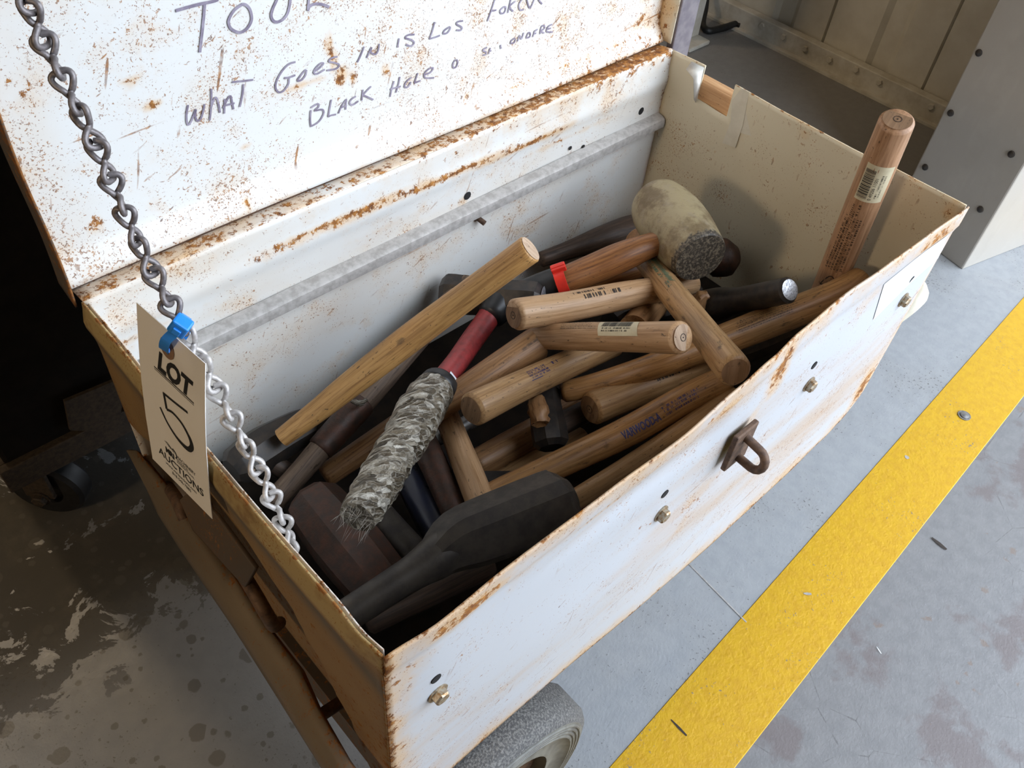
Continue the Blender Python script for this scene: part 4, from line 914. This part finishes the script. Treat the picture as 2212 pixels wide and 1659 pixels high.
# rubber mallet
P, R_ = stations([(1432, 520, -.135, 25), (1405, 530, -.145, 27), (1340, 556, -.160, 33), (1280, 582, -.176, 33), (1215, 608, -.19, 31), (1150, 632, -.21, 29)])
t = thing('rubber_mallet', 'rubber mallet with a big tan barrel head and orange brown handle', 'mallet', tuple(P[-1]))
sweep('handle', P, R_, 'wood_orange', t, 22, True, 'flat', 'flat', .002)
Q, Rq = stations([(1212, 608, -.19, 34), (1180, 619, -.20, 34), (1130, 636, -.213, 31)]); sweep('black_tape', Q, Rq, 'black_rubber', t, 22, True, 'flat', 'flat', .002)
c = stations([(1464, 496, -.135, 60)])[0][0]
e0 = stations([(1411, 430, -.140, 1), (1514, 558, -.132, 1)])[0]; T = (e0[1] - e0[0]); LL = T.length; T.normalize(); _, N_, B_ = frame(T)
V = []; A = []; F = []; n = 40; prof = [(0, .0), (0, .44), (.015, .52), (.04, .575), (.08, .62), (.14, .66), (.25, .70), (.38, .72), (.5, .725), (.62, .715), (.75, .685), (.88, .635), (.95, .605), (.985, .59), (1.0, .565), (1.0, 0)]
Rm = pxr(c, 100)
for d, r in prof:
    for j in range(n):
        a = 2 * math.pi * j / n; V.append(e0[0] + T * LL * d + (N_ * math.cos(a) + B_ * math.sin(a)) * max(Rm * r * (1 + .012 * math.sin(3 * a + d * 9)), 1e-5)); A.append(max(sstep(.90, .99, d), .25 * sstep(.05, 0, d)))
F = [(i * n + j, i * n + (j + 1) % n, (i + 1) * n + (j + 1) % n, (i + 1) * n + j) for i in range(len(prof) - 1) for j in range(n)]
mesh('barrel_head', V, F, 'mallet_rubber', t, True, {'dirt': A}, 50)
# red spring clip round the handle
cp_ = thing('red_clip', 'bright red plastic clip gripping the black taped mallet handle', 'clip', tuple(Q[0]))
T2 = (Q[0] - Q[1]).normalized(); e = cl - Q[0]; e = (e - T2 * e.dot(T2)).normalized(); w_ = e.cross(T2); ce = Q[0] + T2 * .002; rr = Rq[0] + .0012
V = []; F = []; n = 30
for k in range(n + 1):
    a = math.radians(-175 + 300 * k / n)
    for wd, ro in ((-.0065, 0), (-.0065, .0022), (.0065, .0022), (.0065, 0)): V.append(ce + T2 * wd + (e * math.cos(a) + w_ * math.sin(a)) * (rr + ro))
F = [(4 * k + j, 4 * k + 4 + j, 4 * k + 4 + (j + 1) % 4, 4 * k + (j + 1) % 4) for k in range(n) for j in range(4)] + [(0, 1, 2, 3), (4 * n + 3, 4 * n + 2, 4 * n + 1, 4 * n)]
mesh('band', V, F, 'red_plastic', cp_, True, None, 40)
for dn, sh in ((.0, 0), (.0065, .0035)):
    a = math.radians(38 + dn * 900); dr = e * math.cos(a) + w_ * math.sin(a)
    bevel(obox('clip_jaw', ce + dr * (rr + .0035 + sh * .3) + T2 * .002, (T2, dr, T2.cross(dr)), (.009, .0042, .0028), 'red_plastic', cp_), .001)

# handle with green stamp hanging over the front rim
t, P, R_ = haft([(1588, 803, -.080, 38), (1570, 781, -.090, 38), (1530, 730, -.114, 33), (1480, 668, -.143, 31), (1430, 606, -.173, 28), (1385, 548, -.20, 25)], 'wood_tan', 'hammer with green-stamped tan handle, dark butt resting at the front rim', ends=('wood_end_dark', None), ring=False)
fn, L_ = surf(P[::-1], R_[::-1]); ink = Ink()
for k in range(26): ink.stroke([(.056 + .0023 * k, .0062 + .0008 * math.sin(k * 2.1)), (.0575 + .0023 * k, .0095), (.0583 + .0023 * k, .0118 + .0012 * math.sin(k * 1.3))], .00045)
ink.faint_lines(.047, .106, .0005, 1, .003, .0036); ink.faint_lines(.112, .128, .0035, 2, .003, .002); ink.stroke([(.049, .008), (.053, .011), (.056, .008), (.052, .006), (.049, .008)], .0008)
ink.make('ink_stamp', lambda u, v: fn(u, v), 'ink_green', t)
# long handle with warning text along the front right
t, P, R_ = haft([(1862, 603, -.155, 30), (1800, 640, -.165, 33), (1690, 684, -.180, 35), (1560, 735, -.200, 34), (1420, 788, -.216, 29), (1300, 827, -.228, 26), (1212, 848, -.238, 23)], 'wood_amber', 'hammer with long glossy handle and fine black warning print towards the right front corner')
fn, L_ = surf(P[::-1], R_[::-1]); ink = Ink(); ink.faint_lines(L_ * .53, L_ * .53 + .085, .014, 6, .0026, .0012); ink.make('ink_stamp', lambda u, v: fn(u + .003 * v / .01, v), 'ink_brown', t)
# upright handle at the right end
t, P, R_ = haft([(1939, 258, .105, 38), (1926, 290, .08, 38), (1880, 400, -.01, 37), (1820, 545, -.13, 34), (1776, 650, -.215, 31)], 'wood_warm', 'hammer standing upright at the right end, brown handle with barcode sticker', ends=('wood_end_dark', None))
MAT_pale = None
fn, L_ = surf(P[::-1], R_[::-1]); V = []
for i in range(9):
    for j in range(9): V.append(fn(L_ - .103 + .05 * i / 8, -.016 + .032 * j / 8 - .004, 0, .0004))
sk = mesh('barcode_sticker', V, [(9 * i + j, 9 * i + j + 9, 9 * i + j + 10, 9 * i + j + 1) for i in range(8) for j in range(8)], 'sticker', t, True); sk['label'] = 'cream barcode sticker'
ink = Ink(); x = L_ - .099
while x < L_ - .060: wd = random.choice((.0005, .0008, .0013)); ink.rect(x, -.001, x + wd, .0105); x += wd + random.choice((.0005, .0009))
ink.text('0 49206 11501', .0052, L_ - .100, -.0062); ink.faint_lines(L_ - .098, L_ - .060, -.0105, 2, .0032, .0018)
ink.make('sticker_print', lambda u, v: fn(u, v, 0, .0007), 'ink_black', sk)
ink = Ink(); ink.faint_lines(L_ - .205, L_ - .108, .011, 6, .0036, .0024)
ink.stroke([(L_ - .226, .011), (L_ - .222, .000), (L_ - .226, -.008)], .0006); ink.stroke([(L_ - .226, .011), (L_ - .212, .004), (L_ - .212, -.002), (L_ - .226, -.008)], .0006); ink.stroke([(L_ - .222, .004), (L_ - .217, .002), (L_ - .218, -.004), (L_ - .222, -.003)], .0006)
ink.make('ink_stamp', lambda u, v: fn(u, v), 'ink_brown', t)
# hammer head with bright face
h0 = thing('hammer', 'dark hammer head with a bright worn striking face pointing right', 'hammer', tuple(at(1520, 660, z=-.21)))
h, HP, HR = head(h0, [(1480, 672, -.25, 30), (1530, 662, -.222, 37), (1560, 656, -.205, 36), (1590, 650, -.186, 29), (1640, 640, -.155, 29), (1706, 626, -.112, 29)], 'steel_black', 20, .003, smooth=True, sharp=40, rot=0)
tdir = (HP[-1] - HP[-2]).normalized(); lathe('strike_face', HP[-1] + tdir * .0005, tdir, [(0, HR[-1] - .003), (.001, HR[-1] * .6), (.0012, 0)], 'steel_bright', h, 24)
Q, Rq = stations([(1505, 655, -.205, 20), (1516, 643, -.195, 16), (1530, 634, -.188, 9)]); sweep('broken_wood', Q, Rq, 'wood_brown', h0, 9, True, 'flat', 'round', .001, jitter=.2)
# butt in the middle and its neighbours
t, P, R_ = haft([(1017, 886, -.172, 38), (1040, 875, -.176, 38), (1120, 836, -.190, 34), (1220, 790, -.207, 31), (1330, 742, -.225, 27)], 'wood_tan', 'hammer with faint blue block stamp, butt facing the camera in mid pile', ends=('wood_end_dark', None), ring=False)
fn, L_ = surf(P, R_); ink = Ink(); ink.faint_lines(.078, .112, .010, 4, .0028, .0019); ink.rect(.078, -.0005, .095, .0003); ink.faint_lines(.116, .128, .007, 1, .003, .004); ink.make('ink_stamp', lambda u, v: fn(u, v), 'ink_blue', t)
t, P, R_ = haft([(1160, 742, -.200, 37), (1120, 768, -.203, 36), (1040, 820, -.214, 33), (960, 872, -.228, 29), (880, 925, -.245, 26)], 'wood_brown', 'hammer with stout brown squared handle end under the two pale butts', ends=('wood_end_dark', None), ring=False, cham=.002)
t, P, R_ = haft([(1274, 884, -.238, 37), (1300, 874, -.240, 37), (1400, 836, -.248, 33), (1520, 790, -.258, 28)], 'wood_tan', 'hammer with dusty handle and grimy butt under the long glossy handle', ends=('wood_end_dark', None))
fn, L_ = surf(P, R_); ink = Ink()
ink.faint_lines(.085, .14, .002, 1, .005, .0065)
ink.make('ink_stamp', lambda u, v: fn(u, v), 'ink_brown', t)
t, P, R_ = haft([(1570, 818, -.205, 31), (1480, 862, -.212, 32), (1370, 925, -.222, 33), (1240, 988, -.236, 31), (1120, 1042, -.250, 29), (1040, 1080, -.26, 27)], 'wood_amber', 'hammer with long handle stamped VARWOOD-A in dark blue along the front wall')
fn, L_ = surf(P[::-1], R_[::-1]); ink = Ink(); ink.text('VARWOOD-A', .0125, L_ * .515, -.006, bold=.0004, sx=.62, fine=True); ink.faint_lines(L_ * .515 + .055, L_ * .515 + .105, .003, 3, .0042, .0026); ink.make('ink_stamp', lambda u, v: fn(u, v), 'ink_blue', t)
t, P, R_ = haft([(1590, 852, -.215, 24), (1480, 930, -.226, 26), (1360, 1008, -.24, 25), (1225, 1090, -.255, 23)], 'wood_tan', 'hammer with slim handle squeezed against the inside of the front wall')
# big forged steel piece in front
R0 = thing('forged_hammer', 'heavy dark forged steel hammer with a faceted block and round shank at the front', 'hammer', tuple(at(1100, 1120, z=-.14)))
P, R_ = stations([(1228, 1070, -.150, 62), (1190, 1088, -.152, 66), (1060, 1140, -.157, 66), (990, 1168, -.160, 63), (945, 1202, -.163, 50), (900, 1232, -.165, 40), (850, 1264, -.168, 37), (740, 1335, -.178, 36)])
ANG = [math.radians(45 + 90 * k + d) for k in range(4) for d in (-13, 13)]
sweep('head', P[:5], [R_[0] * 1.08, R_[1] * 1.12, R_[2] * 1.12, R_[3] * 1.08, R_[4] * .98], 'steel_forged', R0, 8, True, 'flat', 'open', .006, 1.0, Vector((-.25, .62, .75)), 3, 0, 0, 15, ANG)
sweep('shank', P[3:], [R_[3] * .8, R_[4] * .98, R_[5], R_[6], R_[7]], 'steel_forged', R0, 22, True, 'open', 'flat', .003)
tdir = (P[0] - P[1]).normalized(); lathe('strike_face', P[0] + tdir * .0006, tdir, [(0, R_[0] - .008), (.002, R_[0] * .6), (.003, 0)], 'steel_forged', R0, 24)
# short crossing handles, rods and heads at the left front
haft([(958, 880, -.262, 26), (985, 950, -.258, 28), (1015, 1025, -.252, 31), (1046, 1105, -.248, 32)], 'wood_pale', 'hammer with short pale speckled handle running from the tape grip to the forged hammer')
o, _, _ = head(None, [(903, 932, -.262, 31), (940, 1010, -.268, 30), (985, 1110, -.275, 30)], 'steel_rust', 24, .003, 'steel_rod', 0, sharp=50); tag(o, 'rusty brown steel rod beside the pale speckled handle', 'rod')
o, _, _ = head(None, [(878, 1010, -.298, 36), (920, 1090, -.300, 40), (975, 1195, -.305, 40)], 'black_plastic', 10, .004, 'hammer', 0, sharp=40); tag(o, 'hammer with black blue plastic grip deep under the tape wrapped grip', 'hammer')
o, _, _ = head(None, [(790, 1078, -.285, 32), (850, 1150, -.285, 35), (935, 1240, -.290, 35)], 'steel_forged', 22, .004, 'steel_bar', 0, sharp=50); tag(o, 'dark round steel bar between the big rusty head and the forged shank', 'bar')
o, _, _ = head(None, [(668, 1075, -.285, 62), (740, 1165, -.285, 74), (838, 1285, -.290, 70)], 'steel_rust', 8, .008, 'sledge_hammer', math.pi / 8, sharp=24); tag(o, 'big rusty loose sledge head in the left front corner of the box', 'hammer')
hx = thing('hammer', 'black steel hammer head in the back left corner under the chain', 'hammer', tuple(at(550, 980, z=-.29)))
h, HP, HR = head(hx, [(500, 1018, -.29, 44), (560, 975, -.292, 50), (610, 945, -.295, 46), (672, 912, -.30, 40)], 'steel_black', 8, .007)
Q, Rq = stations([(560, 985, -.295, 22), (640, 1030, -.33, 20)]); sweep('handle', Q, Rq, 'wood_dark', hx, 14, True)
hy = thing('hammer', 'black wedge shaped hammer head with splintered wood in its eye, mid pile', 'hammer', tuple(at(1180, 920, z=-.27)))
head(hy, [(1176, 838, -.248, 34), (1178, 880, -.252, 36), (1186, 930, -.258, 40), (1192, 968, -.266, 40)], 'steel_black', 8, .006)
Q, Rq = stations([(1160, 862, -.222, 16), (1164, 890, -.222, 22), (1168, 916, -.226, 17)]); sweep('splintered_wood', Q, Rq, 'wood_brown', hy, 11, True, 'round', 'round', .002, jitter=.22)
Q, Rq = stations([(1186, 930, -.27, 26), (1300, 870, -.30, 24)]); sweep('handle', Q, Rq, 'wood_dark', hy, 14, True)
haft([(940, 950, -.300, 17), (1030, 902, -.296, 17), (1125, 850, -.292, 16)], 'steel_grey', 'hammer with thin pale steel handle below the blue stamped one')
haft([(1020, 1010, -.315, 34), (1100, 965, -.315, 34), (1190, 915, -.318, 33), (1290, 850, -.325, 30)], 'wood_brown', 'hammer with dark glossy handle low in the pile left of the wedge head')
haft([(1045, 1062, -.335, 30), (1150, 1005, -.335, 31), (1260, 945, -.338, 30)], 'wood_tan', 'hammer with tan handle lying deepest beneath the wedge shaped head')
bl = obox('flat_blade', at(1062, 1050, z=-.30), (Vector((.8, -.55, -.1)).normalized(), Vector((.55, .8, 0)).normalized(), Vector((.08, -.05, 1)).normalized()), (.045, .018, .004), 'steel_black', None, .001); tag(bl, 'dark flat steel blade beside the pale speckled handle', 'blade')
haft([(700, 1030, -.335, 26), (780, 975, -.325, 27), (880, 905, -.315, 26)], 'wood_brown', 'hammer with brown handle low between the weathered grey haft and taped grip')
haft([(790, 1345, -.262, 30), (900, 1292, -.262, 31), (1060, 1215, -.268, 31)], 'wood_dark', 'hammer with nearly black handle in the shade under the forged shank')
haft([(1232, 1104, -.285, 14), (1290, 1062, -.287, 15), (1350, 1018, -.29, 15)], 'red_fibre', 'hammer with thin red handle just showing behind the front rim')
# back of the pile
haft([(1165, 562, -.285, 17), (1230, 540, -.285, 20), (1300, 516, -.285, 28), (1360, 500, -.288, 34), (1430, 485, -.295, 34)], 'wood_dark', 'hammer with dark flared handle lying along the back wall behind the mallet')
haft([(1372, 520, -.215, 31), (1400, 535, -.235, 30), (1480, 575, -.27, 28)], 'wood_brown', 'hammer with brown butt poking up between mallet handle and back wall', ends=('wood_end_dark', None), ring=False)
haft([(1180, 650, -.275, 24), (1280, 612, -.262, 25), (1400, 570, -.258, 24)], 'wood_orange', 'hammer with reddish handle in the shade under the mallet handle')
haft([(1368, 712, -.198, 33), (1385, 690, -.215, 32), (1420, 650, -.26, 30)], 'wood_brown', 'hammer with rounded butt just rising behind the yellow stickered handle', ('round', 'flat'))
o, _, _ = head(None, [(1520, 560, -.27, 40), (1565, 556, -.265, 42), (1592, 552, -.262, 40)], 'steel_rust', 22, .012, 'hammer', 0, sharp=60); tag(o, 'round rusty hammer head in the shade right of the mallet', 'hammer')
o, _, _ = head(None, [(928, 662, -.30, 26), (940, 640, -.292, 27), (960, 600, -.285, 24)], 'wood_brown', 14, .003, 'wood_stub', 0, sharp=50); tag(o, 'short brown handle stub beside the sledge head at the back wall', 'wood stub')
o, _, _ = head(None, [(1320, 700, -.30, 50), (1400, 670, -.30, 52), (1500, 640, -.305, 50)], 'steel_black', 8, .008, 'sledge_hammer', math.pi / 8, sharp=24); tag(o, 'black sledge head deep in the shade under the crossed pale handles', 'hammer')
o, _, _ = head(None, [(1560, 760, -.29, 44), (1640, 728, -.29, 46), (1720, 690, -.295, 44)], 'steel_black', 8, .008, 'sledge_hammer', math.pi / 8, sharp=24); tag(o, 'black sledge head deep in the right front under the long glossy handle', 'hammer')
